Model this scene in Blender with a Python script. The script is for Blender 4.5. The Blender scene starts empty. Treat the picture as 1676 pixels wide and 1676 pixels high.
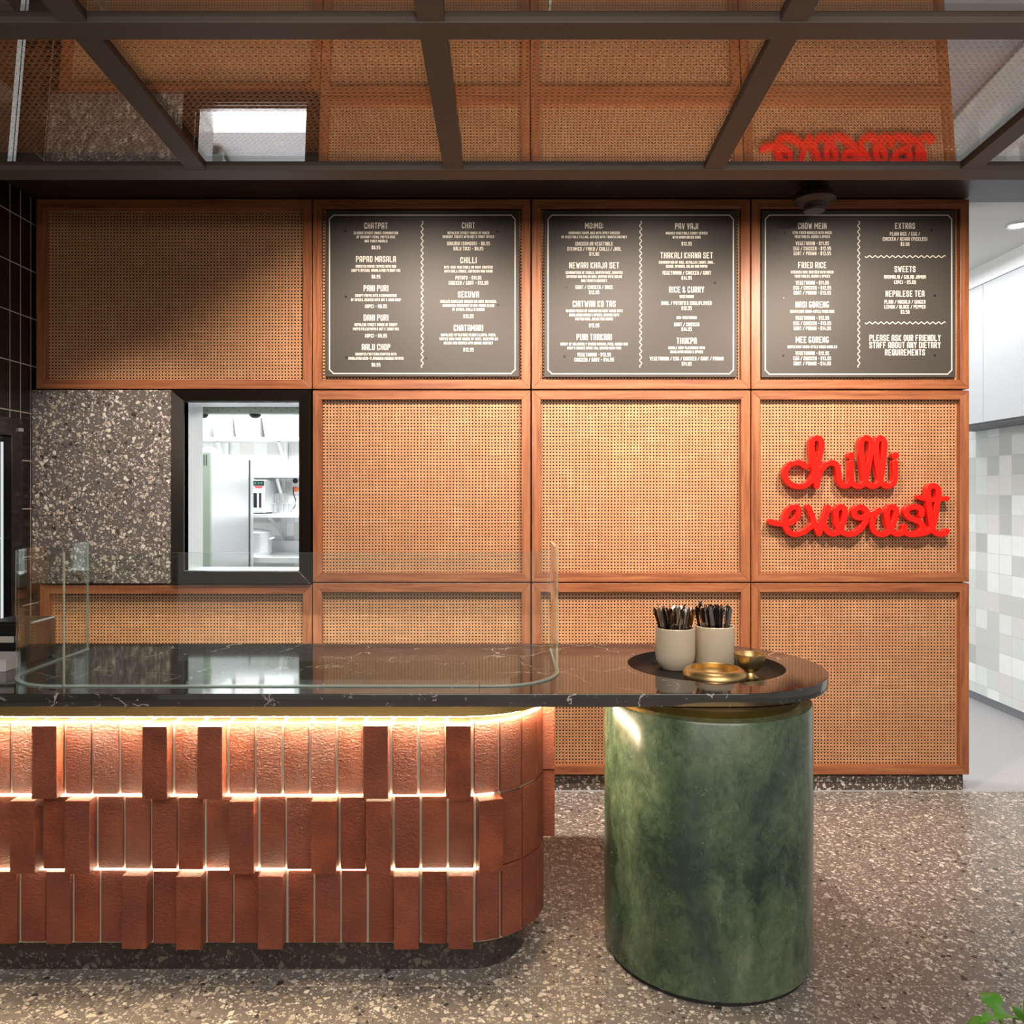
import bpy, bmesh, math, random
from mathutils import Vector, Matrix
random.seed(7)
S = bpy.context.scene
COL = S.collection
PI = math.pi
rad = math.radians

# ------------------------------------------------------------------ camera, world, light, exposure
cam_d = bpy.data.cameras.new('camera'); cam = bpy.data.objects.new('camera', cam_d); COL.objects.link(cam)
cam.location = (0, 0, 1.5); cam.rotation_euler = (PI/2, 0, 0)
F = 1290.0                                   # focal length in pixels of the 1676 px frame
cam_d.sensor_width = 36; cam_d.lens = F/1676*36
cam_d.shift_x = 3/1676; cam_d.shift_y = -26/1676
cam_d.clip_start = 0.05; cam_d.clip_end = 60
S.camera = cam
S.view_settings.view_transform = 'Standard'; S.view_settings.look = 'None'
S.view_settings.gamma = 1.0; S.view_settings.use_curve_mapping = False
S.view_settings.exposure = 0.12
S.cycles.transparent_max_bounces = 24
S.cycles.max_bounces = 10; S.cycles.diffuse_bounces = 4; S.cycles.glossy_bounces = 5

W = bpy.data.worlds.new('world'); S.world = W; W.use_nodes = True
W.node_tree.nodes['Background'].inputs[0].default_value = (1.0, 0.93, 0.86, 1)
W.node_tree.nodes['Background'].inputs[1].default_value = 0.30

def light(kind, name, loc, aim, power, color, **kw):
    d = bpy.data.lights.new(name, kind); d.energy = power; d.color = color
    o = bpy.data.objects.new(name, d); COL.objects.link(o); o.location = loc
    o.rotation_euler = (Vector(aim)-Vector(loc)).to_track_quat('-Z', 'Y').to_euler()
    for k, v in kw.items(): setattr(d, k, v)
    return o
WARM = (1.0, 0.825, 0.68)
# downlights in the soffit washing the cane wall
for lx in (-0.46, 0.70, 1.80):
    light('SPOT', 'soffit_downlight', (lx, 2.60, 2.93), (lx, 3.75, 1.70), 190, WARM,
          spot_size=rad(97), spot_blend=0.7, shadow_soft_size=0.05)
light('SPOT', 'soffit_downlight', (-1.75, 2.9, 2.93), (-1.9, 4.0, 1.1), 90, WARM,
      spot_size=rad(60), spot_blend=0.8, shadow_soft_size=0.05)  # extra spot added to brighten the terrazzo slab
# added overhead fill on the customer side, for floor and column
light('AREA', 'customer_fill', (0.6, -0.6, 2.95), (0.6, 1.0, 0.0), 78, (1.0, 0.92, 0.83), shape='RECTANGLE', size=3.4, size_y=1.6)
light('AREA', 'front_fill', (0.3, -2.0, 2.35), (0.3, 1.5, 2.4), 22, (1.0, 0.91, 0.80), shape='RECTANGLE', size=4.4, size_y=0.9)  # added unseen fill from behind the camera
for lx in (-1.1, 0.2, 1.5):
    light('SPOT', 'canopy_fill_spot', (lx*.8, -0.3, 1.75), (lx, 1.45, 2.55), 50 if lx < -1 else 105, (1.0, 0.88, 0.74), spot_size=rad(58), spot_blend=0.9, shadow_soft_size=0.06)  # added upward spots behind the camera, brightening the canopy cane
light('SPOT', 'counter_downlight', (1.5, 2.25, 2.93), (1.75, 2.6, 0.0), 480, WARM, spot_size=rad(84), spot_blend=0.8, shadow_soft_size=0.06)
# kitchen and passage ceiling lights
light('AREA', 'kitchen_ceiling_light', (-2.2, 6.3, 2.97), (-2.2, 6.5, 0), 440, (0.95, 0.98, 1.0), shape='RECTANGLE', size=2.4, size_y=2.4)
light('AREA', 'passage_ceiling_light', (2.62, 5.3, 2.97), (2.62, 5.3, 0), 28, (0.97, 0.98, 1.0), shape='RECTANGLE', size=0.35, size_y=2.0)

# ------------------------------------------------------------------ helpers
def P(x, y, Y):                              # a measured direction at a real distance Y from the camera
    return Vector(((x-835)/F*Y, Y, 1.5-(y-812)/F*Y))
def WX(x): return (x-835)/F*4.0              # on the cane wall, 4 m away
def WZ(y): return 1.5-(y-812)/F*4.0
OFF = {}
def empty(name, loc, label, cat, group=None, kind=None):
    o = bpy.data.objects.new(name, None); COL.objects.link(o); o.location = loc
    o.empty_display_size = .05
    tag(o, label, cat, group, kind); OFF[o.name] = Vector(loc); return o
def tag(o, label=None, cat=None, group=None, kind=None):
    if label: o['label'] = label
    if cat: o['category'] = cat
    if group: o['group'] = group
    if kind: o['kind'] = kind
    return o
class MB:
    def __init__(s): s.v = []; s.f = []; s.uv = []; s.mi = []
    def add(s, vs, fs, uvs=None, mi=0):
        b = len(s.v); s.v += [Vector(p) for p in vs]
        for k, f in enumerate(fs):
            s.f.append([b+i for i in f]); s.mi.append(mi)
            s.uv.append(uvs[k] if uvs else None)
        return s
    def box(s, a, b, mi=0):
        x0, y0, z0 = a; x1, y1, z1 = b
        v = [(x0,y0,z0),(x1,y0,z0),(x1,y1,z0),(x0,y1,z0),(x0,y0,z1),(x1,y0,z1),(x1,y1,z1),(x0,y1,z1)]
        return s.add(v, HEX, mi=mi)
    def hexa(s, v, mi=0): return s.add(v, HEX, mi=mi)
    def prism(s, bottom, top, mi=0):         # two loops of equal length, counter-clockwise seen from the top
        n = len(bottom)
        fs = [list(range(n))[::-1], [n+i for i in range(n)]]
        fs += [[i, (i+1) % n, n+(i+1) % n, n+i] for i in range(n)]
        return s.add(list(bottom)+list(top), fs, mi=mi)
    def lathe(s, c, prof, n=48, axis='z', cap=True, mi=0):
        vs = []
        for r, h in prof:
            for i in range(n):
                a = 2*PI*i/n
                if axis == 'z': vs.append((c[0]+r*math.cos(a), c[1]+r*math.sin(a), c[2]+h))
                elif axis == 'y': vs.append((c[0]+r*math.cos(a), c[1]+h, c[2]-r*math.sin(a)))
                else: vs.append((c[0]+h, c[1]+r*math.cos(a), c[2]+r*math.sin(a)))
        fs = []
        for j in range(len(prof)-1):
            for i in range(n):
                k = (i+1) % n
                fs.append([j*n+i, j*n+k, (j+1)*n+k, (j+1)*n+i])
        if cap:
            fs.append(list(range(n))[::-1]); m = (len(prof)-1)*n; fs.append([m+i for i in range(n)])
        return s.add(vs, fs, mi=mi)
    def tube(s, pts, r, n=10, mi=0):
        pts = [Vector(p) for p in pts]; m = len(pts); vs = []
        rs = r if isinstance(r, (list, tuple)) else [r]*m
        up = Vector((0.13, 0.31, 1)).normalized()
        for k, p in enumerate(pts):
            t = (pts[min(k+1, m-1)]-pts[max(k-1, 0)]).normalized()
            a = t.cross(up)
            if a.length < .05: a = t.cross(Vector((1, 0, 0)))
            a.normalize(); b = t.cross(a).normalized()
            for i in range(n):
                q = 2*PI*i/n; vs.append(p+rs[k]*(math.cos(q)*a+math.sin(q)*b))
        fs = [[j*n+i, j*n+(i+1) % n, (j+1)*n+(i+1) % n, (j+1)*n+i] for j in range(m-1) for i in range(n)]
        fs += [list(range(n))[::-1], [(m-1)*n+i for i in range(n)]]
        return s.add(vs, fs, mi=mi)
    def build(s, name, mats, parent=None, smooth=False, bevel=0, seg=2, origin=None, clean=True):
        off = OFF[parent.name] if parent else (Vector(origin) if origin is not None else Vector((0, 0, 0)))
        me = bpy.data.meshes.new(name)
        me.from_pydata([p-off for p in s.v], [], s.f)
        if not isinstance(mats, (list, tuple)): mats = [mats]
        for m in mats: me.materials.append(m)
        if len(mats) > 1: me.polygons.foreach_set('material_index', s.mi)
        if any(s.uv):
            l = me.uv_layers.new(name='UVMap')
            for p, u in zip(me.polygons, s.uv):
                if u:
                    for li, q in zip(p.loop_indices, u): l.data[li].uv = q
        if clean:
            bm = bmesh.new(); bm.from_mesh(me); bmesh.ops.recalc_face_normals(bm, faces=bm.faces); bm.to_mesh(me); bm.free()
        if smooth:
            me.polygons.foreach_set('use_smooth', [True]*len(me.polygons))
            try: me.set_sharp_from_angle(angle=rad(38))
            except Exception: pass
        me.update()
        o = bpy.data.objects.new(name, me); COL.objects.link(o)
        if parent: o.parent = parent
        else: o.location = off
        OFF[o.name] = off
        if bevel:
            md = o.modifiers.new('bevel', 'BEVEL'); md.width = bevel; md.segments = seg; md.limit_method = 'ANGLE'; md.angle_limit = rad(40)
            if not smooth:
                md.harden_normals = False
        return o
HEX = [(0,3,2,1),(4,5,6,7),(0,1,5,4),(1,2,6,5),(2,3,7,6),(3,0,4,7)]
def copy_tree(o, loc, rot=None, label=None):
    c = o.copy(); COL.objects.link(c); c.location = loc
    if rot is not None: c.rotation_euler = rot
    if label: c['label'] = label
    for ch in list(o.children):
        d = ch.copy(); COL.objects.link(d); d.parent = c
    return c

# ------------------------------------------------------------------ materials
class NT:
    def __init__(s, name):
        s.m = bpy.data.materials.new(name); s.m.use_nodes = True; s.t = s.m.node_tree
        s.t.nodes.clear(); s.out = s.t.nodes.new('ShaderNodeOutputMaterial')
    def n(s, typ, props=None, **ins):
        nd = s.t.nodes.new('ShaderNode'+typ)
        for k, v in (props or {}).items(): setattr(nd, k, v)
        for k, v in ins.items():
            key = int(k[1:]) if k[0] == 'i' and k[1:].isdigit() else k.replace('_', ' ')
            if hasattr(v, 'bl_idname') and hasattr(v, 'outputs'): v = v.outputs[0]
            if hasattr(v, 'is_output'): s.t.links.new(v, nd.inputs[key])
            else: nd.inputs[key].default_value = v
        return nd
    def math(s, op, a, b=0.0, c=0.0): return s.n('Math', {'operation': op}, i0=a, i1=b, i2=c).outputs[0]
    def mix(s, f, a, b, blend='MIX'):
        nd = s.t.nodes.new('ShaderNodeMix'); nd.data_type = 'RGBA'; nd.blend_type = blend
        for i, v in ((0, f), (6, a), (7, b)):
            if hasattr(v, 'is_output'): s.t.links.new(v, nd.inputs[i])
            else: nd.inputs[i].default_value = v if i == 0 else rgba(v)
        return nd.outputs[2]
    def ramp(s, f, stops, interp='LINEAR'):
        nd = s.n('ValToRGB', None, i0=f); r = nd.color_ramp; r.interpolation = interp
        while len(r.elements) < len(stops): r.elements.new(0.5)
        for e, (p, c) in zip(r.elements, stops): e.position = p; e.color = rgba(c)
        return nd.outputs[0]
    def obj(s): return s.n('TexCoord').outputs['Object']
    def uv(s): return s.n('UVMap', {'uv_map': 'UVMap'}).outputs[0]
    def mapping(s, v, scale=(1,1,1), loc=(0,0,0), rot=(0,0,0)): return s.n('Mapping', None, Vector=v, Scale=scale, Location=loc, Rotation=rot).outputs[0]
    def noise(s, v, scale, detail=3, rough=.55, dist=0): return s.n('TexNoise', None, Vector=v, Scale=scale, Detail=detail, Roughness=rough, Distortion=dist).outputs[0]
    def bump(s, h, strength=.3, dist=.002): return s.n('Bump', None, Strength=strength, Distance=dist, Height=h).outputs[0]
    def bsdf(s, color, rough=.5, metal=0, normal=None, **kw):
        d = dict(Roughness=rough, Metallic=metal); d.update(kw)
        d['Base_Color'] = color if hasattr(color, 'is_output') else rgba(color)
        if normal is not None: d['Normal'] = normal
        return s.n('BsdfPrincipled', None, **d).outputs[0]
    def done(s, sh): s.t.links.new(sh, s.out.inputs[0]); return s.m
def rgba(c): return (c[0], c[1], c[2], 1.0) if len(c) == 3 else tuple(c)
def simple(name, c, rough=.5, metal=0, **kw):
    t = NT(name); return t.done(t.bsdf(c, rough, metal, **kw))
def emit(name, c, st):
    t = NT(name); return t.done(t.n('Emission', None, Color=rgba(c), Strength=st).outputs[0])

def mat_cane(name, pitch, hole=.245):
    t = NT(name); uv = t.uv()
    warp = t.n('TexNoise', {'noise_dimensions': '3D'}, Vector=uv, Scale=9.0, Detail=1.0)
    off = t.n('VectorMath', {'operation': 'MULTIPLY_ADD'}, i0=warp.outputs[1], i1=(.004, .004, 0), i2=uv).outputs[0]
    sc = t.n('VectorMath', {'operation': 'SCALE'}, i0=off, Scale=1/pitch).outputs[0]
    xyz = t.n('SeparateXYZ', None, i0=sc)
    fu = t.math('SUBTRACT', t.math('FRACT', xyz.outputs[0]), .5); fv = t.math('SUBTRACT', t.math('FRACT', xyz.outputs[1]), .5)
    a = t.math('ABSOLUTE', fu); b = t.math('ABSOLUTE', fv)
    d = t.math('MAXIMUM', t.math('MAXIMUM', a, b), t.math('MULTIPLY', t.math('ADD', a, b), .74))
    solid = t.math('GREATER_THAN', d, hole)
    # strands: two vertical, two horizontal, two diagonals through the cell corners
    diag = t.math('MINIMUM', t.math('ABSOLUTE', t.math('SUBTRACT', t.math('ADD', a, b), .5)), 1.0)
    dstr = t.math('LESS_THAN', diag, .12)
    st1 = t.noise(t.mapping(uv, (6, 160, 1)), 1.0, 2)
    st2 = t.noise(t.mapping(uv, (160, 6, 1)), 1.0, 2)
    cells = t.n('TexWhiteNoise', {'noise_dimensions': '2D'}, Vector=t.n('VectorMath', {'operation': 'FLOOR'}, i0=t.n('VectorMath', {'operation': 'SCALE'}, i0=sc, Scale=.5).outputs[0]).outputs[0]).outputs[0]
    blot = t.noise(uv, 5.0, 4, .6)
    base = t.ramp(t.math('MULTIPLY_ADD', st1, .55, t.math('MULTIPLY', st2, .45)), [(.30, (.27, .100, .042)), (.48, (.49, .222, .108)), (.66, (.72, .41, .22))])
    base = t.mix(t.math('MULTIPLY', t.ramp(blot, [(.42, (0,0,0)), (.62, (1,1,1))]), .62), base, (.44, .165, .075))
    base = t.mix(t.math('MULTIPLY', cells, .42), base, (.34, .135, .055))
    base = t.mix(t.math('MULTIPLY', dstr, .45), base, (.82, .55, .31))  # highlights on the diagonal strands, put into the colour
    edge = t.math('LESS_THAN', d, hole+.055)
    base = t.mix(t.math('MULTIPLY', edge, .5), base, (.22, .09, .03))  # shading around each hole, painted into the cane colour
    hgt = t.math('ADD', t.math('MULTIPLY', dstr, .5), d)
    br = t.bsdf(base, .42, normal=t.bump(hgt, .5, .003))
    return t.done(t.n('MixShader', None, i0=solid, i1=t.n('BsdfTransparent').outputs[0], i2=br).outputs[0])
def mat_wood(name, dark, mid, lite):
    t = NT(name); uv = t.uv()
    rnd = t.n('NewGeometry').outputs['Random Per Island']
    uvr = t.n('VectorMath', {'operation': 'ADD'}, i0=uv, i1=t.n('CombineXYZ', None, i0=t.math('MULTIPLY', rnd, 37.0), i1=t.math('MULTIPLY', rnd, 11.0)).outputs[0]).outputs[0]
    g1 = t.noise(t.mapping(uvr, (2.2, 46, 1)), 1.0, 5, .6, .6); g2 = t.noise(t.mapping(uvr, (9, 240, 1)), 1.0, 3, .6)
    c = t.ramp(t.math('MULTIPLY_ADD', g1, .72, t.math('MULTIPLY', g2, .28)), [(.30, dark), (.47, mid), (.66, lite)])
    c = t.mix(t.math('MULTIPLY', rnd, .25), c, dark)
    return t.done(t.bsdf(c, .38, normal=t.bump(g2, .12, .001)))
def mat_terrazzo(name, base, scale, chips, amount=.42, rough=.3, tile=None, grout=(.45, .4, .34), coord='obj', vary=.1):
    t = NT(name); v = t.obj()
    w = t.n('TexNoise', None, Vector=v, Scale=scale*1.6, Detail=2.0)
    vv = t.n('VectorMath', {'operation': 'MULTIPLY_ADD'}, i0=w.outputs[1], i1=(.5/scale,)*3, i2=v).outputs[0]
    col = None
    bn = t.noise(v, 3.0, 4); fine = t.noise(v, 260, 2)
    col = t.mix(t.math('MULTIPLY', fine, .5), base, tuple(x*.62 for x in base))
    col = t.mix(t.math('MULTIPLY', bn, vary), col, tuple(x*.5 for x in base))
    for sc, p, th in ((scale*2.4, .62, .09), (scale*1.45, .68, .10), (scale, .74, .10)):
        vo = t.n('TexVoronoi', {'feature': 'F1'}, Vector=vv, Scale=sc)
        ve = t.n('TexVoronoi', {'feature': 'DISTANCE_TO_EDGE'}, Vector=vv, Scale=sc)
        rr = t.n('SeparateColor', None, i0=vo.outputs['Color'])
        mask = t.math('MULTIPLY', t.math('GREATER_THAN', rr.outputs[0], 1-(1-p)*amount*1.5), t.math('GREATER_THAN', ve.outputs[0], t.math('MULTIPLY_ADD', rr.outputs[2], .16, th)))
        cc = t.ramp(rr.outputs[1], chips, 'CONSTANT')
        col = t.mix(mask, col, cc)
    if tile:
        px_, py_, ox, oy, gw = tile
        s3 = t.n('SeparateXYZ', None, i0=v)
        gx = t.math('ABSOLUTE', t.math('SUBTRACT', t.math('FRACT', t.math('DIVIDE', t.math('SUBTRACT', s3.outputs[0], ox), px_)), .5))
        gy = t.math('ABSOLUTE', t.math('SUBTRACT', t.math('FRACT', t.math('DIVIDE', t.math('SUBTRACT', s3.outputs[1], oy), py_)), .5))
        g = t.math('GREATER_THAN', t.math('MAXIMUM', gx, gy), .5-gw)
        col = t.mix(g, col, grout)
    return t.done(t.bsdf(col, rough))
def mat_brick():
    t = NT('red_brick'); v = t.obj(); rnd = t.n('NewGeometry').outputs['Random Per Island']
    vv = t.n('VectorMath', {'operation': 'ADD'}, i0=v, i1=t.n('CombineXYZ', None, i0=t.math('MULTIPLY', rnd, 31.0), i1=rnd, i2=t.math('MULTIPLY', rnd, 17.0)).outputs[0]).outputs[0]
    n1 = t.noise(vv, 9, 4); n2 = t.noise(t.mapping(vv, (1, 1, 1.9)), 75, 5, .68); n3 = t.noise(vv, 300, 2)
    c = t.ramp(n1, [(.3, (.17, .036, .014)), (.5, (.265, .056, .020)), (.7, (.36, .085, .031))])
    c = t.mix(rnd, c, t.mix(.5, c, (.25, .070, .045)))
    pits = t.ramp(n2, [(.27, (1, 1, 1)), (.34, (0, 0, 0))])
    c = t.mix(t.math('MULTIPLY', t.n('SeparateColor', None, i0=pits).outputs[0], .8), c, (.10, .025, .012))
    h = t.math('ADD', n2, t.math('MULTIPLY', n3, .2))
    return t.done(t.bsdf(c, .36, normal=t.bump(h, .9, .009)))
def mat_green():
    t = NT('green_marble'); v = t.obj()
    w = t.n('TexNoise', None, Vector=t.mapping(v, (1, 1, .6)), Scale=3.2, Detail=6.0, Roughness=.65)
    vv = t.n('VectorMath', {'operation': 'MULTIPLY_ADD'}, i0=w.outputs[1], i1=(.35, .35, .35), i2=v).outputs[0]
    n1 = t.noise(t.mapping(vv, (1, 1, .55)), 4.2, 7, .66); n2 = t.noise(vv, 26, 6, .7)
    c = t.ramp(t.math('MULTIPLY_ADD', n1, .74, t.math('MULTIPLY', n2, .26)),
        [(.33, (.010, .022, .017)), (.42, (.030, .056, .036)), (.51, (.078, .122, .072)), (.59, (.14, .185, .115)), (.71, (.27, .31, .20))])
    big = t.noise(t.mapping(v, (1, 1, .5), (4.1, 2.2, .3)), 2.3, 3, .5, .8)
    c = t.mix(t.ramp(big, [(.50, (0,0,0)), (.58, (.5,.5,.5))]), c, (.014, .034, .030))
    fl = t.noise(t.mapping(vv, (1, 1, 1)), 70, 3, .7)
    c = t.mix(t.ramp(fl, [(.66, (0,0,0)), (.74, (.5,.5,.5))]), c, (.42, .50, .38))
    return t.done(t.bsdf(c, .24, Coat_Weight=.3, Coat_Roughness=.12))
def mat_black_marble():
    t = NT('black_marble'); v = t.obj()
    w = t.n('TexNoise', None, Vector=v, Scale=4.0, Detail=5.0, Roughness=.6)
    vv = t.n('VectorMath', {'operation': 'MULTIPLY_ADD'}, i0=w.outputs[1], i1=(.22, .22, .22), i2=v).outputs[0]
    vo = t.n('TexVoronoi', {'feature': 'DISTANCE_TO_EDGE'}, Vector=vv, Scale=3.1).outputs[0]
    brk = t.noise(v, 7.0, 3)
    vein = t.math('MULTIPLY', t.math('LESS_THAN', vo, .0045), t.math('GREATER_THAN', brk, .5))
    streak = t.noise(t.mapping(vv, (16, 60, 40), (0, 0, 0), (0, 0, .5)), 1.0, 3, .7)
    fl = t.ramp(streak, [(.63, (0,0,0)), (.70, (1,1,1))])
    c = t.mix(t.noise(v, 6, 4), (.014, .0135, .013), (.045, .043, .039))
    c = t.mix(t.math('MULTIPLY', t.n('SeparateColor', None, i0=fl).outputs[0], .65), c, (.42, .40, .36))
    c = t.mix(t.math('MULTIPLY', vein, .75), c, (.55, .52, .47))
    return t.done(t.bsdf(c, .07, IOR=1.9))
def mat_tile_black():
    t = NT('black_wall_tile'); uv = t.uv(); s = t.n('SeparateXYZ', None, i0=uv)
    gx = t.math('ABSOLUTE', t.math('SUBTRACT', t.math('FRACT', t.math('DIVIDE', s.outputs[0], .083)), .5))
    gy = t.math('ABSOLUTE', t.math('SUBTRACT', t.math('FRACT', t.math('DIVIDE', s.outputs[1], .2405)), .5))
    g = t.math('MAXIMUM', t.math('GREATER_THAN', gx, .468), t.math('GREATER_THAN', gy, .489))
    c = t.mix(g, (.010, .007, .006), (.62, .57, .50))
    return t.done(t.bsdf(c, t.math('MULTIPLY_ADD', g, .5, .28)))
def mat_zellige(name, pitch):
    t = NT(name); uv = t.uv(); sc = t.n('VectorMath', {'operation': 'SCALE'}, i0=uv, Scale=1/pitch).outputs[0]
    cell = t.n('VectorMath', {'operation': 'FLOOR'}, i0=sc).outputs[0]
    wn = t.n('TexWhiteNoise', {'noise_dimensions': '2D'}, Vector=cell)
    fr = t.n('VectorMath', {'operation': 'FRACTION'}, i0=sc).outputs[0]; s = t.n('SeparateXYZ', None, i0=fr)
    gx = t.math('ABSOLUTE', t.math('SUBTRACT', s.outputs[0], .5)); gy = t.math('ABSOLUTE', t.math('SUBTRACT', s.outputs[1], .5))
    g = t.math('GREATER_THAN', t.math('MAXIMUM', gx, gy), .487)
    c = t.ramp(wn.outputs[0], [(.0, (.43, .435, .42)), (.12, (.54, .54, .52)), (.3, (.60, .63, .60)), (.46, (.69, .71, .68)), (.64, (.63, .61, .585)), (.8, (.76, .77, .75))], 'CONSTANT')
    nz = t.noise(uv, 14, 4)
    c = t.mix(t.math('MULTIPLY', nz, .28), c, (.45, .45, .42))
    c = t.mix(g, c, (.50, .50, .48))
    tilt = t.n('VectorMath', {'operation': 'DOT_PRODUCT'}, i0=fr, i1=t.n('VectorMath', {'operation': 'SUBTRACT'}, i0=wn.outputs[1], i1=(.5, .5, .5)).outputs[0]).outputs['Value']
    h = t.math('ADD', t.math('MULTIPLY', tilt, .6), t.math('SUBTRACT', t.math('MULTIPLY', t.noise(uv, 22, 2), .7), g))
    return t.done(t.bsdf(c, .13, normal=t.bump(h, .35, .004)))
def mat_glass(name, tint, refl, ior=1.45, rough=0.0):
    t = NT(name)
    fc = t.n('LayerWeight', None, Blend=.5).outputs['Facing']
    f = t.math('MINIMUM', t.math('MULTIPLY_ADD', t.math('POWER', fc, 5.0), .9, .04+refl), 1.0)
    return t.done(t.n('MixShader', None, i0=f, i1=t.n('BsdfTransparent', None, Color=rgba(tint)).outputs[0],
                      i2=t.n('BsdfGlossy', None, Color=(1,1,1,1), Roughness=rough).outputs[0]).outputs[0])
def mat_brushed(name, c, rough, axis=(1, 60, 60), metal=1.0, amt=.12):
    t = NT(name); v = t.obj(); g = t.noise(t.mapping(v, axis), 6.0, 4)
    r = t.math('MULTIPLY_ADD', g, amt, rough-amt*.5)
    return t.done(t.bsdf(t.mix(g, tuple(x*.82 for x in c), c), r, metal))

M = {}
M['cane'] = mat_cane('woven_cane', .0165)
M['cane_top'] = mat_cane('woven_cane_overhead', .0165, .265)
M['wood'] = mat_wood('red_hardwood', (.14, .042, .017), (.33, .112, .046), (.47, .195, .085))
M['backing'] = simple('dark_backing', (.014, .007, .004), .8)
CH = [(.0, (.60, .56, .51)), (.22, (.47, .40, .33)), (.36, (.76, .73, .68)), (.55, (.35, .32, .30)), (.66, (.55, .49, .42)), (.76, (.05, .042, .04)), (.86, (.68, .62, .54))]
M['floor'] = mat_terrazzo('terrazzo_floor', (.235, .207, .185), 50, CH, .62, .33, tile=(.62, .62, -.158+.31, 3.343+.31, .0022), grout=(.42, .37, .30))
M['slab'] = mat_terrazzo('terrazzo_slab', (.165, .148, .142), 47, CH, .66, .3)
M['plinth'] = mat_terrazzo('terrazzo_plinth', (.10, .085, .072), 44, CH, .58, .28)
M['plinth2'] = mat_terrazzo('terrazzo_counter_plinth', (.055, .045, .038), 42, [(0, (.11, .09, .075)), (.5, (.16, .13, .10)), (.8, (.03, .025, .02))], .6, .25)
M['brick'] = mat_brick()
M['mortar'] = simple('mortar', (.50, .43, .35), .9)
M['green'] = mat_green()
M['marble'] = mat_black_marble()
M['btile'] = mat_tile_black()
M['zel'] = mat_zellige('glazed_square_tile', .137)
M['bronze'] = simple('bronze_paint', (.062, .050, .043), .5, .1, Specular_IOR_Level=.3)
M['soffit'] = simple('dark_bronze_soffit', (.030, .020, .015), .42)
M['brass'] = mat_brushed('brushed_brass', (.76, .53, .21), .36, (1, 1, 60))  # base colour brightened to imitate LED glow on the strip
M['brass3'] = mat_brushed('dark_brass', (.52, .33, .11), .34, (1, 1, 60))  # darker brass tone for the column collar
M['brass2'] = mat_brushed('satin_brass', (.80, .58, .27), .38, (1, 1, 70))
M['tray'] = simple('black_metal_tray', (.010, .008, .007), .5, .0, Specular_IOR_Level=.25)
M['frame'] = simple('dark_steel', (.030, .023, .019), .24, .7)
M['steel'] = simple('stainless_steel', (.68, .69, .70), .34, .75)
M['steel2'] = mat_brushed('stainless_sheet', (.80, .81, .82), .33, (2, 30, 2), .85)
M['white'] = simple('white_paint', (.80, .80, .79), .6)
M['ceil'] = simple('ceiling_paint', (.66, .65, .63), .7)
M['cab'] = simple('grey_laminate', (.45, .46, .475), .42)
M['cabu'] = simple('dark_grey_board', (.16, .165, .17), .6)
M['gfloor'] = mat_terrazzo('pale_vinyl_floor', (.44, .44, .455), 60, [(0, (.44, .44, .455)), (.9, (.36, .36, .37))], .2, .45)
M['skirt'] = simple('grey_skirting', (.17, .175, .185), .5)
M['led'] = emit('led_warm', (1.0, .80, .54), 330.0)
M['led2'] = emit('led_warm_low', (1.0, .80, .54), 16.0)
M['lamp'] = emit('lamp_white', (1, .97, .92), 9.0)
M['glass'] = mat_glass('clear_glass', (.955, .985, .965), .012)
M['gedge'] = simple('polished_glass_edge', (.60, .74, .66), .2, Transmission_Weight=.35)
M['cglass'] = mat_glass('canopy_glass', (.90, .88, .86), .10)
M['board'] = simple('menu_board_black', (.055, .049, .043), .52, Specular_IOR_Level=.5)
M['print'] = simple('white_print', (.86, .82, .75), .55)
M['red'] = simple('red_acrylic', (.86, .010, .004), .22)
M['ceramic'] = simple('ivory_ceramic', (.68, .585, .44), .25)
M['cutlery'] = simple('polished_cutlery', (.34, .31, .285), .16, 1.0)
M['black'] = simple('black_plastic', (.012, .012, .013), .35)
M['blackgl'] = simple('black_gloss', (.008, .008, .009), .12)
M['rubber'] = simple('dark_rubber', (.02, .02, .02), .7)
M['fled'] = emit('fridge_led', (.93, .97, 1.0), .9)
M['leaf'] = simple('green_leaf', (.09, .28, .03), .35)
M['stem'] = simple('plant_stem', (.12, .20, .05), .5)
M['soil'] = simple('soil', (.04, .025, .015), .9)
M['pot'] = simple('charcoal_pot', (.05, .048, .045), .6)
M['tub'] = simple('white_plastic', (.66, .67, .66), .4)
M['tubpink'] = simple('pinkish_flour', (.58, .50, .52), .5)
M['greenst'] = simple('greenish_steel', (.24, .29, .23), .4, .5)
M['perf'] = simple('pale_green_metal', (.46, .58, .50), .4, .3)
M['cup'] = mat_glass('clear_plastic', (.97, .98, .98), .10)
M['orange'] = simple('orange_plug', (.75, .20, .06), .4)
M['label'] = simple('pale_sticker', (.55, .53, .48), .5)
M['screen'] = emit('green_display', (.2, .8, .5), .5)
M['redp'] = simple('red_badge', (.55, .03, .02), .4)

# ------------------------------------------------------------------ the setting
def wall_uvbox(m, a, b, axes):
    """box with planar uvs in metres on all faces (axes = the two coordinates that make up u and v)"""
    x0, y0, z0 = a; x1, y1, z1 = b
    v = [(x0,y0,z0),(x1,y0,z0),(x1,y1,z0),(x0,y1,z0),(x0,y0,z1),(x1,y0,z1),(x1,y1,z1),(x0,y1,z1)]
    m.add(v, HEX, [[(v[i][axes[0]], v[i][axes[1]]) for i in f] for f in HEX])
def struct(m, name, mat, **kw):
    o = m.build(name, mat, **kw); o['kind'] = 'structure'; return o
struct(MB().box((-3.2, -2.2, -.12), (4.2, 4.0, 0)), 'floor', M['floor'])
struct(MB().box((-4.2, 4.0, -.12), (4.2, 8.2, 0)), 'floor_kitchen', M['gfloor'])
HX0, HX1, HZ0, HZ1 = WX(302), WX(490), WZ(935), WZ(657)        # serving hatch opening
wr = WX(1585)
m = MB()
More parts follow.
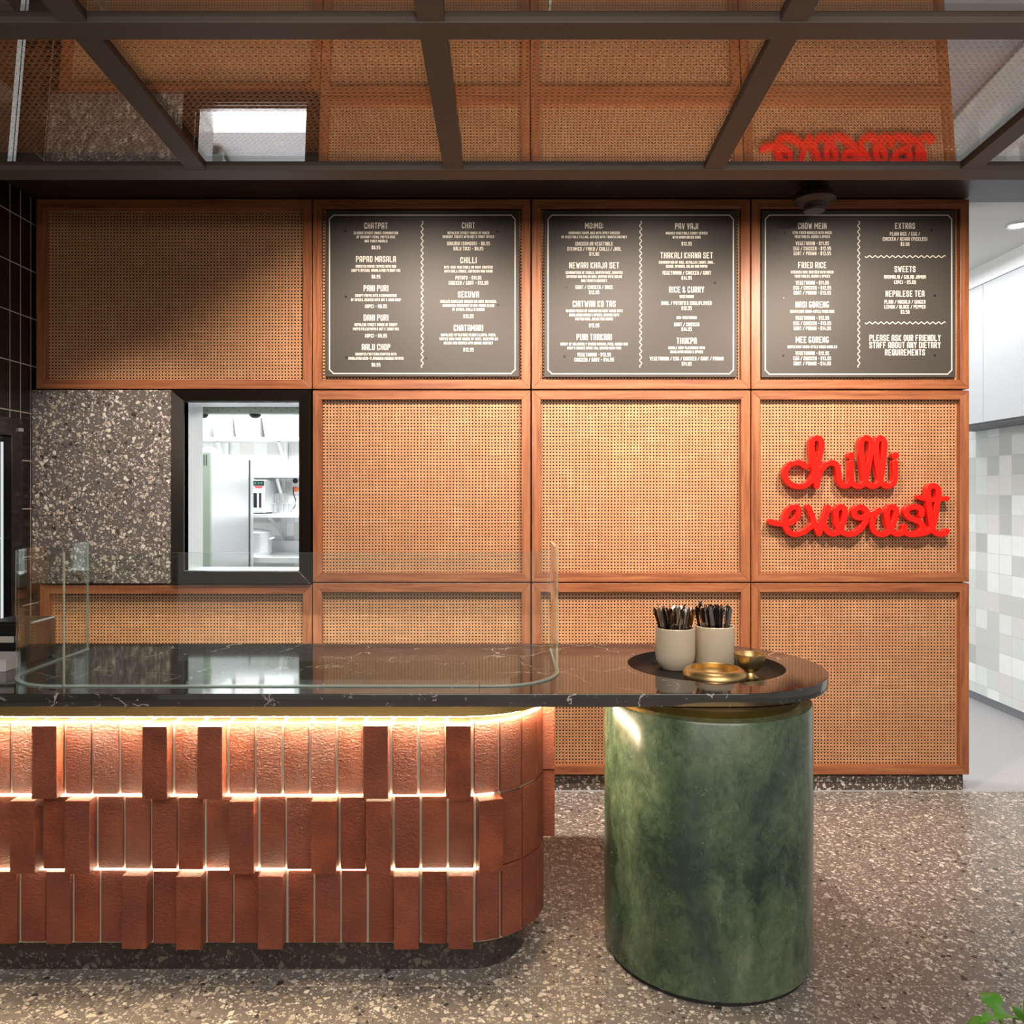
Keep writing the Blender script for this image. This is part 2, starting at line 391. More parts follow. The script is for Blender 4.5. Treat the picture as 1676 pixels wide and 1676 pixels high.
m.box((-3.2, 4.05, 0), (HX0-.012, 4.2, 3.02)); m.box((HX1+.012, 4.05, 0), (wr, 4.2, 3.02))
m.box((HX0-.012, 4.05, 0), (HX1+.012, 4.2, HZ0-.012)); m.box((HX0-.012, 4.05, HZ1+.012), (HX1+.012, 4.2, 3.02))
struct(m, 'wall_back', M['backing'])
m = MB(); zoff = 2.759
def tilebox(a, b):
    x0, y0, z0 = a; x1, y1, z1 = b
    v = [(x0,y0,z0),(x1,y0,z0),(x1,y1,z0),(x0,y1,z0),(x0,y0,z1),(x1,y0,z1),(x1,y1,z1),(x0,y1,z1)]
    m.add(v, HEX, [[(v[i][1]-3.854+.0415, v[i][2]-zoff+.12025) for i in f] for f in HEX])
tilebox((-3.02, 3.735, 0), (-2.42, 4.045, 3.01)); tilebox((-3.2, -2.2, 0), (-3.02, 4.045, 3.01))
struct(m, 'wall_left', M['btile'])
struct(MB().box((-3.2, 2.33, 3.01), (3.6, 4.05, 3.14)), 'ceiling', M['soffit'])
struct(MB().box((-3.2, 2.305, 2.475), (3.6, 2.335, 3.01)), 'stray_light_baffle', M['soffit'])  # unseen board added to stop stray light passing above the canopy
struct(MB().box((-4.2, 4.05, 3.02), (4.2, 8.2, 3.14)), 'ceiling_kitchen', M['ceil'])
m = MB(); wall_uvbox(m, (-4.2, 8.0, 0), (4.2, 8.2, 3.02), (0, 2)); struct(m, 'wall_kitchen', M['zel'])
m = MB(); wall_uvbox(m, (3.4, 3.9, .067), (3.6, 8.0, 3.02), (1, 2)); struct(m, 'wall_right', M['zel'])
struct(MB().box((-4.2, 4.2, 0), (-4.0, 8.0, 3.02)), 'wall_kitchen_left', M['white'])
struct(MB().box((3.43, 3.9, 0), (3.6, 8.0, .067)), 'baseboard_right', M['skirt'])
struct(MB().box((3.10, 4.1, 2.895), (3.4, 7.9, 3.02)), 'trim_1', M['white'])
struct(MB().box((-2.42, 4.022, 0), (WX(1578), 4.05, WZ(1272))), 'baseboard_back', M['plinth'])

# wall cabinets in the passage
for y0, y1, lab in ((4.567, 5.167, 'grey wall cabinet above the tiled passage wall, nearer one at the picture edge'),
                    (5.167, 5.767, 'grey wall cabinet above the tiled passage wall, narrow strip beside the wooden frame')):
    c = empty('wall_cabinet', (3.25, (y0+y1)/2, 1.98), lab, 'cabinet', 'passage wall cabinets')
    MB().box((3.122, y0+.001, 1.995), (3.395, y1-.001, 2.893)).build('carcass', M['cab'], c)
    MB().box((3.10, y0+.002, 1.985), (3.121, y1-.002, 2.890)).build('door', M['cab'], c, bevel=.0015)
    MB().box((3.13, y0+.002, 1.972), (3.395, y1-.002, 1.994)).build('base_panel', M['cabu'], c)
t = empty('ceiling_downlight', (2.845, 4.41, 3.02), 'round recessed downlight in the white passage ceiling', 'ceiling light')
MB().lathe((2.845, 4.41, 3.012), [(.047, 0), (.058, -.004), (.062, .004), (.047, .007)], 40, cap=False).build('trim_ring', M['steel'], t, smooth=True)
MB().lathe((2.845, 4.41, 3.0145), [(.047, 0), (.047, .003)], 40).build('lens', M['lamp'], t)

# ------------------------------------------------------------------ cane panels
def member(a0, a1, b1, b0, y0, y1, along):
    """one mitred rail: quad a0,a1 (outer edge) b1,b0 (inner edge) in XZ, from depth y0 to y1"""
    m = MB(); q = [a0, a1, b1, b0]
    v = [(p[0], y0, p[1]) for p in q]+[(p[0], y1, p[1]) for p in q]
    def uvf(f): return [((v[i][0], v[i][2]) if along == 'x' else (v[i][2], v[i][0])) for i in f]
    def uvs(f): return [((v[i][0], v[i][1]) if along == 'x' else (v[i][2], v[i][1])) for i in f]
    fs = [(0,1,2,3),(7,6,5,4),(0,4,5,1),(1,5,6,2),(2,6,7,3),(3,7,4,0)]
    m.add(v, fs, [uvf(fs[0]), uvf(fs[1])]+[uvs(f) for f in fs[2:]])
    return m
def cane_sheet(name, v4, vtop, uvs, parent, mat):
    """thin sheet between two quads"""
    m = MB(); v = list(v4)+list(vtop); fs = [(0,1,2,3),(7,6,5,4),(0,4,5,1),(1,5,6,2),(2,6,7,3),(3,7,4,0)]
    uu = list(uvs)+list(uvs)
    m.add(v, fs, [[uu[i] for i in f] for f in fs]); return m.build(name, mat, parent)
FW = .0455
def panel(x0, x1, y0, y1, label):
    X0, X1, Z0, Z1 = WX(x0)+.001, WX(x1)-.001, WZ(y1)+.001, WZ(y0)-.001
    t = empty('cane_panel', ((X0+X1)/2, 4.05, Z0), label, 'wall panel', 'cane wall panels')
    w = FW; ya, yb = 3.994, 4.049
    for q, al in ((((X0,Z1),(X1,Z1),(X1-w,Z1-w),(X0+w,Z1-w)), 'x'), (((X0,Z0),(X1,Z0),(X1-w,Z0+w),(X0+w,Z0+w)), 'x'),
                  (((X0,Z0),(X0,Z1),(X0+w,Z1-w),(X0+w,Z0+w)), 'z'), (((X1,Z0),(X1,Z1),(X1-w,Z1-w),(X1-w,Z0+w)), 'z')):
        member(q[0], q[1], q[2], q[3], ya, yb, al).build('frame_rail', M['wood'], t, bevel=.0018)
    a, b, c, d = X0+w-.003, X1-w+.003, Z0+w-.003, Z1-w+.003
    cane_sheet('cane_sheet', [(a,4.026,c),(b,4.026,c),(b,4.026,d),(a,4.026,d)], [(a,4.028,c),(b,4.028,c),(b,4.028,d),(a,4.028,d)],
               [(a,c),(b,c),(b,d),(a,d)], t, M['cane'])
    MB().box((a, 4.040, c), (b, 4.048, d)).build('backing_board', M['backing'], t)
    return t
CX = {2: (512, 868.5), 3: (870, 1227.5), 4: (1229, 1585.5)}
RY = {1: (326.5, 637), 2: (639, 952.5), 3: (954, 1267.5)}
panel(60, 511, *RY[1], 'wide wooden framed cane panel in the dim top left corner, above the stone slab')
LBL = {(2,1): 'wooden framed cane panel behind the menu board headed chatpat and chat', (3,1): 'wooden framed cane panel behind the middle menu board',
       (4,1): 'wooden framed cane panel behind the menu board headed chow mein', (2,2): 'wooden framed cane panel right beside the serving hatch, under the left menu board',
       (3,2): 'bare wooden framed cane panel under the middle menu board', (4,2): 'wooden framed cane panel carrying the red lettering sign',
       (2,3): 'wooden framed cane panel low behind the middle of the glass counter screen', (3,3): 'wooden framed cane panel low behind the cutlery cups and green column',
       (4,3): 'wooden framed cane panel below the red sign, reaching down to the plinth'}
for (c, r), l in LBL.items(): panel(*CX[c], *RY[r], l)
panel(66, 511, 957, 1267.5, 'wide wooden framed cane panel below the stone slab and serving hatch')
o = MB().box((WX(55), 3.985, WZ(954.5)), (WX(283)-.001, 4.049, WZ(639))).build('terrazzo_slab', M['slab'], origin=(WX(170), 4.02, WZ(954)), bevel=.002)
tag(o, 'speckled grey terrazzo slab set in the wall left of the serving hatch', 'stone slab')

# serving hatch
h = empty('window_1', ((HX0+HX1)/2, 4.0, HZ0), 'dark steel framed serving hatch looking into the white kitchen', 'window', kind='structure')
OX0, OX1, OZ0, OZ1 = WX(283)+.001, WX(510), WZ(954.5), WZ(639.5)
for q in (((OX0,OZ1),(OX1,OZ1),(HX1,HZ1),(HX0,HZ1)), ((OX0,OZ0),(OX1,OZ0),(HX1,HZ0),(HX0,HZ0)),
          ((OX0,OZ0),(OX0,OZ1),(HX0,HZ1),(HX0,HZ0)), ((OX1,OZ0),(OX1,OZ1),(HX1,HZ1),(HX1,HZ0))):
    m = MB()
    yo, yi = 3.975, 3.990
    v = [(q[0][0], yo, q[0][1]), (q[1][0], yo, q[1][1]), (q[2][0], yi, q[2][1]), (q[3][0], yi, q[3][1])]
    m.add(v+[(p[0], 4.049, p[2]) for p in v], [(0,1,2,3),(7,6,5,4),(0,4,5,1),(1,5,6,2),(2,6,7,3),(3,7,4,0)])
    m.build('frame', M['frame'], h, bevel=.001)
e = .010
for a, b in (((HX0-e, 4.0, HZ0-e), (HX0, 4.24, HZ1+e)), ((HX1, 4.0, HZ0-e), (HX1+e, 4.24, HZ1+e)),
             ((HX0, 4.0, HZ1), (HX1, 4.24, HZ1+e))):
    MB().box(a, b).build('jamb', M['steel'], h)
MB().box((HX0, 4.0, HZ0-e), (HX1, 4.24, HZ0)).build('sill', M['steel'], h)

# ------------------------------------------------------------------ menu boards
G = {'A':"00 07 18 38 47 40|03 43",'B':"00 08 38 47 45 34 04|34 43 41 30 00",'C':"46 47 38 18 07 01 10 30 41 42",'D':"00 08 38 47 41 30 00",
'E':"48 08 00 40|04 34",'F':"48 08 00|04 34",'G':"47 38 18 07 01 10 30 41 43 23",'H':"00 08|40 48|04 44",'I':"00 08",'J':"48 41 30 10 01 02",
'K':"00 08|48 04 40",'L':"08 00 40",'M':"00 08 23 48 40",'N':"00 08 40 48",'O':"01 07 18 38 47 41 30 10 01",'P':"00 08 38 47 45 34 04",
'Q':"01 07 18 38 47 41 30 10 01|22 40",'R':"00 08 38 47 45 34 04|24 40",'S':"46 47 38 18 07 05 43 41 30 10 01 02",'T':"20 28|08 48",
'U':"08 01 10 30 41 48",'V':"08 20 48",'W':"08 10 26 30 48",'X':"00 48|08 40",'Y':"08 24 48|24 20",'Z':"08 48 00 40",
'0':"01 07 18 38 47 41 30 10 01",'1':"06 28 20",'2':"06 07 18 38 47 45 00 40",'3':"07 18 38 47 45 34 24|34 43 41 30 10 01",'4':"38 02 42|35 30",
'5':"48 08 05 35 44 41 30 10 01",'6':"46 47 38 18 07 01 10 30 41 43 34 04",'7':"08 48 10",'8':"14 05 07 18 38 47 45 34 14 03 01 10 30 41 43 34",
'9':"01 10 30 41 47 38 18 07 05 14 44",'$':"46 47 38 18 07 05 43 41 30 10 01 02|29 20",'&':"40 06 07 18 28 36 01 10 20 42",'/':"00 48",'-':"14 34",
'.':"00 01",',':"01 00",':':"01 02|05 06","'":"08 06",'(':"28 07 01 20",')':"08 27 21 00",'\u00c9':"48 08 00 40|04 34|19 39"}
WIDE = {'M': 1.5, 'W': 1.55}
NARROW = {'I':0,'.':0,',':0,':':0,"'":0,'1':2,'(':2,')':2,'-':3}
def text_line(m, s, cx, cy, hpx, Y, weight=.155):
    """caps drawn as flat strokes; cx, cy, height given as measured on the wall at distance Y"""
    lw = (.445-weight)*hpx; gap = (.110+weight)*hpx; x = 0; items = []
    for ch in s:
        if ch == ' ': x += .25*hpx; continue
        n = NARROW.get(ch, 4); w = lw*n/4*WIDE.get(ch, 1)
        items.append((ch, x)); x += w+gap
    tot = x-gap; hw = weight*hpx*.5
    for ch, gx in items:
        for st in G[ch].split('|'):
            pts = [(cx-tot/2+gx+int(p[0])*lw*WIDE.get(ch, 1)/4, cy+hpx/2-int(p[1])*(hpx-2*hw)/8-hw) for p in st.split()]
            for (ax, ay), (bx, by) in zip(pts, pts[1:]):
                L = math.hypot(bx-ax, by-ay) or 1; dx, dy = (bx-ax)/L*hw, (by-ay)/L*hw
                q = [(ax-dx*.8-dy, ay-dy*.8+dx), (bx+dx*.8-dy, by+dy*.8+dx), (bx+dx*.8+dy, by+dy*.8-dx), (ax-dx*.8+dy, ay-dy*.8-dx)]
                m.add([P(px_, py_, Y-(len(m.f) % 16)*3e-5) for px_, py_ in q], [(0, 1, 2, 3)])
def ribbon(m, pts, w, Y):
    for (ax, ay), (bx, by) in zip(pts, pts[1:]):
        L = math.hypot(bx-ax, by-ay) or 1; dx, dy = (bx-ax)/L*w/2, (by-ay)/L*w/2
        q = [(ax-dx-dy, ay-dy+dx), (bx+dx-dy, by+dy+dx), (bx+dx+dy, by+dy-dx), (ax-dx+dy, ay-dy-dx)]
        m.add([P(a, b, Y-(len(m.f) % 4)*4e-5) for a, b in q], [(0, 1, 2, 3)])
BY = 3.996
B4 = lambda y: 300+y/2.265
B5 = lambda y: 300+y/3.675
b1l = [('H','CHATPAT',157),('s','CLASSIC STREET SNACK COMBINATION',184),('s','OF SAVOURY ITEMS, PUFFED RICE',199),('s','AND TANGY MASALA',214),('p','$8.95',238),
('H','PAPAD MASALA',281),('s','ROASTED PAPAD TOPPED WITH OUR',308),('s',"CHEF'S SPECIAL MASALA AND PEANUT MIX",323),('p','$8.95',346),
('H','PANI PURI',389),('s','CRISPY PUFFS WITH A COMBINATION',416),('s','OF SPICES, SERVED WITH HOT & SOUR SOUP',432),('p','(6PC) - $8.95',456),
('H','DAHI PURI',498),('s','NEPALESE STREET SNACK OF CRISPY',524),('s','PUFFS FILLED WITH A HOT & TANGY MIX',540),('p','(6PC) - $9.95',565),
('H','AALU CHOP',607),('s','CHICKPEA FRITTERS STUFFED WITH',633),('s','HIMALAYAN HERB-FLAVOURED MASHED POTATO',649),('p','$8.95',673)]
b1r = [('H','CHAT',156),('s','NEPALESE STREET SNACK OF MIXED',184),('s','SAVOURY TREATS WITH HOT & TANGY SPICES',198),('p','SINGADA (SAMOSA) - $8.95',223),('p','AALU TIKKI - $8.95',242),
('H','CHILLI',285),('s','BITE-SIZE VEGETABLE OR MEAT SAUT\u00c9ED',311),('s','WITH CHILLI SAUCE, CAPSICUM AND ONION',326),('p','POTATO - $11.95',350),('p','CHICKEN / GOAT - $12.95',369),
('H','SEKUWA',412),('s','GRILLED BONELESS CHICKEN OR GOAT SKEWERS,',438),('s','MARINATED OVERNIGHT IN OUR HOUSE BLEND',453),('s','OF SPICES, CHILLI & GINGER',468),('p','$12.95',493),
('H','CHATAMARI',536),('s','NEPALESE-STYLE RICE FLOUR & LENTIL PIZZA,',562),('s','TOPPED WITH YOUR CHOICE OF MEAT, VEGETABLES',577),('s','OR EGG AND SERVED WITH HOUSE CHUTNEY',592),('p','$12.95',617)]
b2l = [('H','MO:MO:',157),('s','HANDMADE DUMPLINGS WITH SPICY CHICKEN',184),('s','OR VEGETABLE FILLING, SERVED WITH TOMATO CHUTNEY',199),('p','CHICKEN OR VEGETABLE',224),('p','STEAMED / FRIED / CHILLI / JHOL',243),('p','$11.90',262),
('H','NEWARI KHAJA SET',304),('s','COMBINATION OF CHOILA, BEATEN RICE, ROASTED',331),('s','SOYBEAN AND AALUM DUM. SERVED WITH SALAD',346),('s','AND TOMATO CHUTNEY',361),('p','GOAT / CHICKEN / DUCK',385),('p','$12.95',404),
('H','CHITWAN KO TAS',447),('s','TENDER PIECES OF MARINATED GOAT MIXED WITH',473),('s','HIMALAYAN HERBS & SPICES, SERVED WITH',488),('s','PUFFED RICE, SALAD AND ACHAR',503),('p','$12.95',527),
('H','PURI TARKARI',570),('s','CURRY OF DELICATELY SPICED POTATO, PEAS, HERBS AND',596),('s',"CHEF'S SECRET SPICE MIX, SERVED WITH PURI",611),('p','VEGETARIAN - $12.95',635),('p','CHICKEN / GOAT - $14.95',654)]
b2r = [('H','PAV VAJI',159),('s','MASHED VEGETABLE CURRY SERVED',185),('s','WITH WARM BREAD BUNS',200),('p','$12.95',224),
('H','THAKALI KHANA SET',267),('s','COMBINATION OF RICE, NEPALESE CURRY, DAAL,',293),('s','ACHAR, SPINACH, SALAD AND PAPAD',308),('p','VEGETARIAN / CHICKEN / GOAT',332),('p','$14.95',351),
('H','RICE & CURRY',394),('s','VEGETARIAN',420),('p','DAAL / POTATO & CAULIFLOWER',444),('p','$12.95',463),('s','NON-VEGETARIAN',498),('p','GOAT / CHICKEN',523),('p','$14.95',541),
('H','THUKPA',584),('s','NOODLE SOUP FLAVOURED WITH',610),('s','HIMALAYAN HERBS & SPICES',625),('p','VEGETARIAN / EGG / CHICKEN / GOAT / PRAWN',650),('p','$11.95',669)]
b3l = [('H','CHOW MEIN',256),('s','STIR-FRIED NOODLES WITH MIXED',297),('s','VEGETABLES, HERBS & SPICES',321),('p','VEGETARIAN - $11.95',361),('p','EGG / CHICKEN - $12.95',392),('p','GOAT / PRAWN - $13.95',422),
('H','FRIED RICE',492),('s','STEAMED RICE SAUT\u00c9ED WITH MIXED',534),('s','VEGETABLES, HERBS & SPICES',559),('p','VEGETARIAN - $11.95',598),('p','EGG / CHICKEN - $12.95',629),('p','GOAT / PRAWN - $13.95',659),
('H','NASI GORENG',729),('s','SOUTH EAST ASIAN-STYLE FRIED RICE',771),('p','VEGETARIAN - $12.95',810),('p','EGG / CHICKEN - $13.95',842),('p','GOAT / PRAWN - $14.95',872),
('H','MEE GORENG',941),('s','SOUTH EAST ASIAN-STYLE FRIED NOODLES',984),('p','VEGETARIAN - $12.95',1022),('p','EGG / CHICKEN - $13.95',1053),('p','GOAT / PRAWN - $14.95',1084)]
b3r = [('H','EXTRAS',256),('p','PLAIN RICE / EGG /',304),('p','CHICKEN / ACHAR (PICKLES)',335),('p','$2.00',366),('H','SWEETS',516),('p','RASMALAI / GULAB JAMUN',563),('p','(2PC) - $5.00',595),
('H','NEPALESE TEA',664),('p','PLAIN / MASALA / GINGER',713),('p','LEMON / BLACK / PEPPER',743),('p','$3.50',774),('H','PLEASE ASK OUR FRIENDLY',930),('h','STAFF ABOUT ANY DIETARY',973),('h','REQUIREMENTS',1017)]
HH = {'H': 10.2, 'h': 10.2, 's': 4.5, 'p': 6.1}; WT = {'H': .145, 'h': .145, 's': .17, 'p': .15}
def menu(x0, x1, y0, y1, label, cols, conv, divx, waves=(), screws=()):
    c = P((x0+x1)/2, y1, BY)
    t = empty('menu_board', (c.x, BY+.01, c.z), label, 'menu board', 'black menu boards')
    a, b = P(x0, y1, BY), P(x1, y0, BY)
    MB().box((a.x, BY, a.z), (b.x, BY+.029, b.z)).build('board', M['board'], t, bevel=.001)
    YT = BY-.0006
    L, R, T, B, k = x0+6.3, x1-6.3, y0+7.6, y1-5.2, 6.5
    m = MB(); ribbon(m, [(L+k,T),(R-k,T),(R,T+k),(R,B-k),(R-k,B),(L+k,B),(L,B-k),(L,T+k),(L+k,T)], 1.8, YT); m.build('border_line', M['print'], t, clean=False)
    m = MB(); ribbon(m, [(divx+1.6*math.sin(i*2*PI/9), 362+i*239/215) for i in range(216)], 1.3, YT); m.build('divider', M['print'], t, clean=False)
    for wy in waves:
        m = MB(); ribbon(m, [(1416+i*131/118, wy+1.5*math.sin(i*2*PI/8.5)) for i in range(119)], 1.3, YT); m.build('divider', M['print'], t, clean=False)
    for cx, lines in cols:
        cur = None
        for kind, s, y in lines:
            if kind == 'H':
                if cur: cur.build('menu_item', M['print'], t, clean=False)
                cur = MB()
            text_line(cur, s, cx, conv(y), HH[kind], YT, WT[kind])
        cur.build('menu_item', M['print'], t, clean=False)
    for sx, sy in screws:
        p = P(sx, sy, BY); MB().lathe((p.x, BY-.002, p.z), [(.0045, 0), (.006, .0015), (.006, .002)], 12, axis='y').build('screw', M['black'], t, smooth=True)
menu(533, 849.3, 344.5, 616.5, 'black menu board headed chatpat and chat, leftmost of the three', [(615.3, b1l), (766.7, b1r)], B4, 691, screws=((565,378.5),(814.5,379),(566,485.5),(815.5,499),(567,585),(697.5,586.5)))
menu(890.7, 1206.5, 344.5, 617, 'black menu board headed momo and pav vaji, between the other two', [(972.4, b2l), (1123.8, b2r)], B4, 1048.5, screws=((927,470),(924,583.5),(1170,463)))
menu(1246.4, 1564, 344.5, 617.5, 'black menu board headed chow mein and extras, above the red sign', [(1329.4, b3l), (1481.2, b3r)], B5, 1405.5, waves=(420, 528.5), screws=((1284.5,380),(1282,488),(1282,582),(1525,377),(1530,484),(1530,582)))

# ------------------------------------------------------------------ red script sign
SY0, SY1 = 3.972, 4.008
def smooth(pts, n=7):
    p = [Vector((a, b)) for a, b in pts]; p = [2*p[0]-p[1]]+p+[2*p[-1]-p[-2]]; out = []
    for i in range(1, len(p)-2):
        for k in range(n):
            t_ = k/n; a, b, c, d = p[i-1], p[i], p[i+1], p[i+2]
            out.append(.5*((2*b)+(c-a)*t_+(2*a-5*b+4*c-d)*t_**2+(3*b-a-3*c+d)*t_**3))
    out.append(p[-2]); return out
def curve_prism(name, loops, z0, z1, bev):
    cu = bpy.data.curves.new(name, 'CURVE'); cu.dimensions = '2D'; cu.fill_mode = 'BOTH'; cu.extrude = (z1-z0)/2-bev; cu.bevel_depth = bev; cu.bevel_resolution = 2; cu.offset = -bev
    for lp in loops:
        sp = cu.splines.new('POLY'); sp.points.add(len(lp)-1); sp.use_cyclic_u = True
        for q, (x, y) in zip(sp.points, lp): q.co = (x, y, 0, 1)
    o = bpy.data.objects.new(name, cu); COL.objects.link(o)
    me = bpy.data.meshes.new_from_object(o.evaluated_get(bpy.context.evaluated_depsgraph_get()))
    bpy.data.objects.remove(o); bpy.data.curves.remove(cu)
    v = [(p.co.x, p.co.y, p.co.z+(z0+z1)/2) for p in me.vertices]; f = [list(p.vertices) for p in me.polygons]
    bpy.data.meshes.remove(me); return MB().add(v, f)
import numpy as np
def stroke(st, pts, w, raw=False):
    q = [Vector(a) for a in pts] if raw else smooth(pts)
    st.append(([P(1240+a.x/4.93, 690+a.y/4.93, SY0) for a in q], w/2))
def word(st, h=.0016):
    """outline of the union of all strokes (distance field + marching squares), extruded with a rounded edge"""
    xs = [p.x for q, r in st for p in q]; zs = [p.z for q, r in st for p in q]
    gx = np.arange(min(xs)-.03, max(xs)+.03, h); gz = np.arange(min(zs)-.03, max(zs)+.03, h)
    X, Z = np.meshgrid(gx, gz, indexing='ij'); D = np.full(X.shape, 1e3)
    for q, r in st:
        for a, b in zip(q, q[1:]):
            dx, dz = b.x-a.x, b.z-a.z; L = dx*dx+dz*dz+1e-12
            i0 = max(0, int((min(a.x, b.x)-.04-gx[0])/h)); i1 = int((max(a.x, b.x)+.04-gx[0])/h)+1
            j0 = max(0, int((min(a.z, b.z)-.04-gz[0])/h)); j1 = int((max(a.z, b.z)+.04-gz[0])/h)+1
            xx, zz = X[i0:i1, j0:j1], Z[i0:i1, j0:j1]
            t_ = np.clip(((xx-a.x)*dx+(zz-a.z)*dz)/L, 0, 1)
            D[i0:i1, j0:j1] = np.minimum(D[i0:i1, j0:j1], np.hypot(xx-a.x-t_*dx, zz-a.z-t_*dz)-r)
    D = np.clip(D, -.05, .05); D[D == 0] = 1e-7
    ins = D < 0; nxt = {}
    cells = np.argwhere((ins[:-1, :-1] != ins[1:, :-1]) | (ins[:-1, :-1] != ins[:-1, 1:]) | (ins[1:, 1:] != ins[1:, :-1]) | (ins[1:, 1:] != ins[:-1, 1:]))
    pos = {}
    def edge(i, j, k, l):
        key = (i, j, k, l) if (i, j) < (k, l) else (k, l, i, j)
        if key not in pos:
            a, b, c, d = key; f = D[a, b]/(D[a, b]-D[c, d]); pos[key] = (gx[a]+f*(gx[c]-gx[a]), gz[b]+f*(gz[d]-gz[b]))
        return key
    for i, j in cells:
        i, j = int(i), int(j); c = [(i, j), (i+1, j), (i+1, j+1), (i, j+1)]; en = []; ex = []
        for k in range(4):
            a, b = c[k], c[(k+1) % 4]
            if ins[a] and not ins[b]: ex.append(edge(*a, *b))
            if not ins[a] and ins[b]: en.append(edge(*a, *b))
        if len(en) == 1: nxt[ex[0]] = en[0]
        else:
            for e_ in ex: nxt[e_] = en[0] if en[0] not in nxt.values() else en[1]
    loops = []
    while nxt:
        k = next(iter(nxt)); lp = []
        while k in nxt: lp.append(pos[k]); k = nxt.pop(k)
        if len(lp) > 12: loops.append(lp)
    out = []
    for lp in loops:
        n = len(lp); q = [((lp[i-1][0]+2*lp[i][0]+lp[(i+1) % n][0])/4, (lp[i-1][1]+2*lp[i][1]+lp[(i+1) % n][1])/4) for i in range(0, n, 2)]
        out.append(q)
    m = curve_prism('outline', out, -SY1, -SY0, .003)
    m.v = [Vector((p.x, -p.z, p.y)) for p in m.v]
    return m
sg = empty('shop_sign', (WX(1408), 4.0, WZ(880)), 'red raised script lettering sign mounted on a cane panel', 'sign')
w = .0295; ST = []
stroke(ST, [(393,362),(352,336),(300,333),(250,358),(222,412),(235,470),(280,512),(340,524),(400,508),(442,462),(474,380),(502,280),(519,195),(510,148),(478,132),(447,148),(438,195),(450,320),(465,430),(480,522)], w)
stroke(ST, [(480,522),(492,462),(512,400),(552,348),(605,332),(644,356),(656,412),(660,470),(690,514),(730,512),(754,470),(757,400),(757,330)], w)
stroke(ST, [(757,440),(770,498),(825,522),(870,478),(898,350),(922,205),(912,152),(878,132),(845,150),(836,205),(850,350),(864,450),(888,502),(935,522),(982,492),(1006,400),(1027,205),(1020,152),(994,132),(968,150),(958,205),(970,350),(986,450),(1010,502),(1055,522),(1100,494),(1112,440),(1112,330)], w)
word(ST).build('lettering', M['red'], sg, smooth=True)
for cx, cy in ((756, 277), (1113, 275)):
    ST = []; stroke(ST, [(cx-2, cy), (cx, cy), (cx+2, cy)], .037, raw=True); word(ST).build('letter_dot', M['red'], sg, smooth=True)
ST = []
stroke(ST, [(106,808),(150,822),(212,826),(270,814),(315,780),(334,730),(323,694),(290,690),(252,715),(228,770),(224,830),(248,885),(300,910),(370,894),(420,858),(448,835)], w)
stroke(ST, [(408,690),(432,735),(462,822),(497,905)], w); stroke(ST, [(497,905),(528,825),(552,755),(572,695)], w)
stroke(ST, [(540,830),(562,880),(605,906),(655,890),(692,820),(708,740),(696,698),(668,690),(642,706),(634,765),(648,842),(690,895),(745,910),(800,894),(848,850),(880,790),(885,735),(862,702),(825,692),(786,710),(782,752),(818,776),(880,768),(940,738),(982,716)], w)
stroke(ST, [(982,716),(945,766),(928,822),(938,872),(975,904),(1022,910),(1066,884),(1100,820),(1122,740),(1110,698),(1082,690),(1056,706),(1046,765),(1062,842),(1098,894),(1145,908),(1182,885),(1190,848)], w)
stroke(ST, [(1326,755),(1326,715),(1296,692),(1248,692),(1205,712),(1206,752),(1250,785),(1305,806),(1334,846),(1318,890),(1270,910),(1220,908),(1182,880)], w)
stroke(ST, [(1270,910),(1325,905),(1382,884),(1420,840),(1446,710),(1465,580),(1452,532),(1420,520),(1388,532),(1378,580),(1390,710),(1408,835),(1432,892),(1480,910),(1516,900),(1530,886)], w)
stroke(ST, [(1306,610),(1350,622),(1420,632),(1480,624),(1532,622)], .025)
word(ST).build('lettering', M['red'], sg, smooth=True)

# ------------------------------------------------------------------ overhead glazed canopy with cane above it
TC = .0628
KD = 2.266/2.3
def zc(d, up=0.0): return 1.5+.952*KD-TC*(d-2.3*KD)+up
can = empty('glazed_canopy', (.2, 1.66, zc(1.66)), 'sloping dark bronze framed glass canopy backed with cane overhead', 'canopy')
def slopebox(x0, x1, d0, d1, u0, u1):
    d0 *= KD; d1 *= KD
    return MB().hexa([(x0,d0,zc(d0,u0)),(x1,d0,zc(d0,u0)),(x1,d1,zc(d1,u0)),(x0,d1,zc(d1,u0)),(x0,d0,zc(d0,u1)),(x1,d0,zc(d0,u1)),(x1,d1,zc(d1,u1)),(x0,d1,zc(d1,u1))])
cb = [x*KD for x in (-2.42, -1.669, -.916, -.166, .5945, 1.3425, 2.095, 2.848)]
rows = [.98, 1.652, 2.262]
BWD = .057
for y0 in (.98, 1.652, 2.30):
    wd = .065 if y0 > 2 else .057
    slopebox(-2.45, 2.88, y0, y0+wd, 0, .06).build('crossbar', M['bronze'], can, bevel=.0015)
for x in cb:
    for d0, d1 in ((1.037, 1.652), (1.709, 2.30)):
        slopebox(x-BWD/2, x+BWD/2, d0, d1, .0015, .06).build('bar', M['bronze'], can, bevel=.0015)
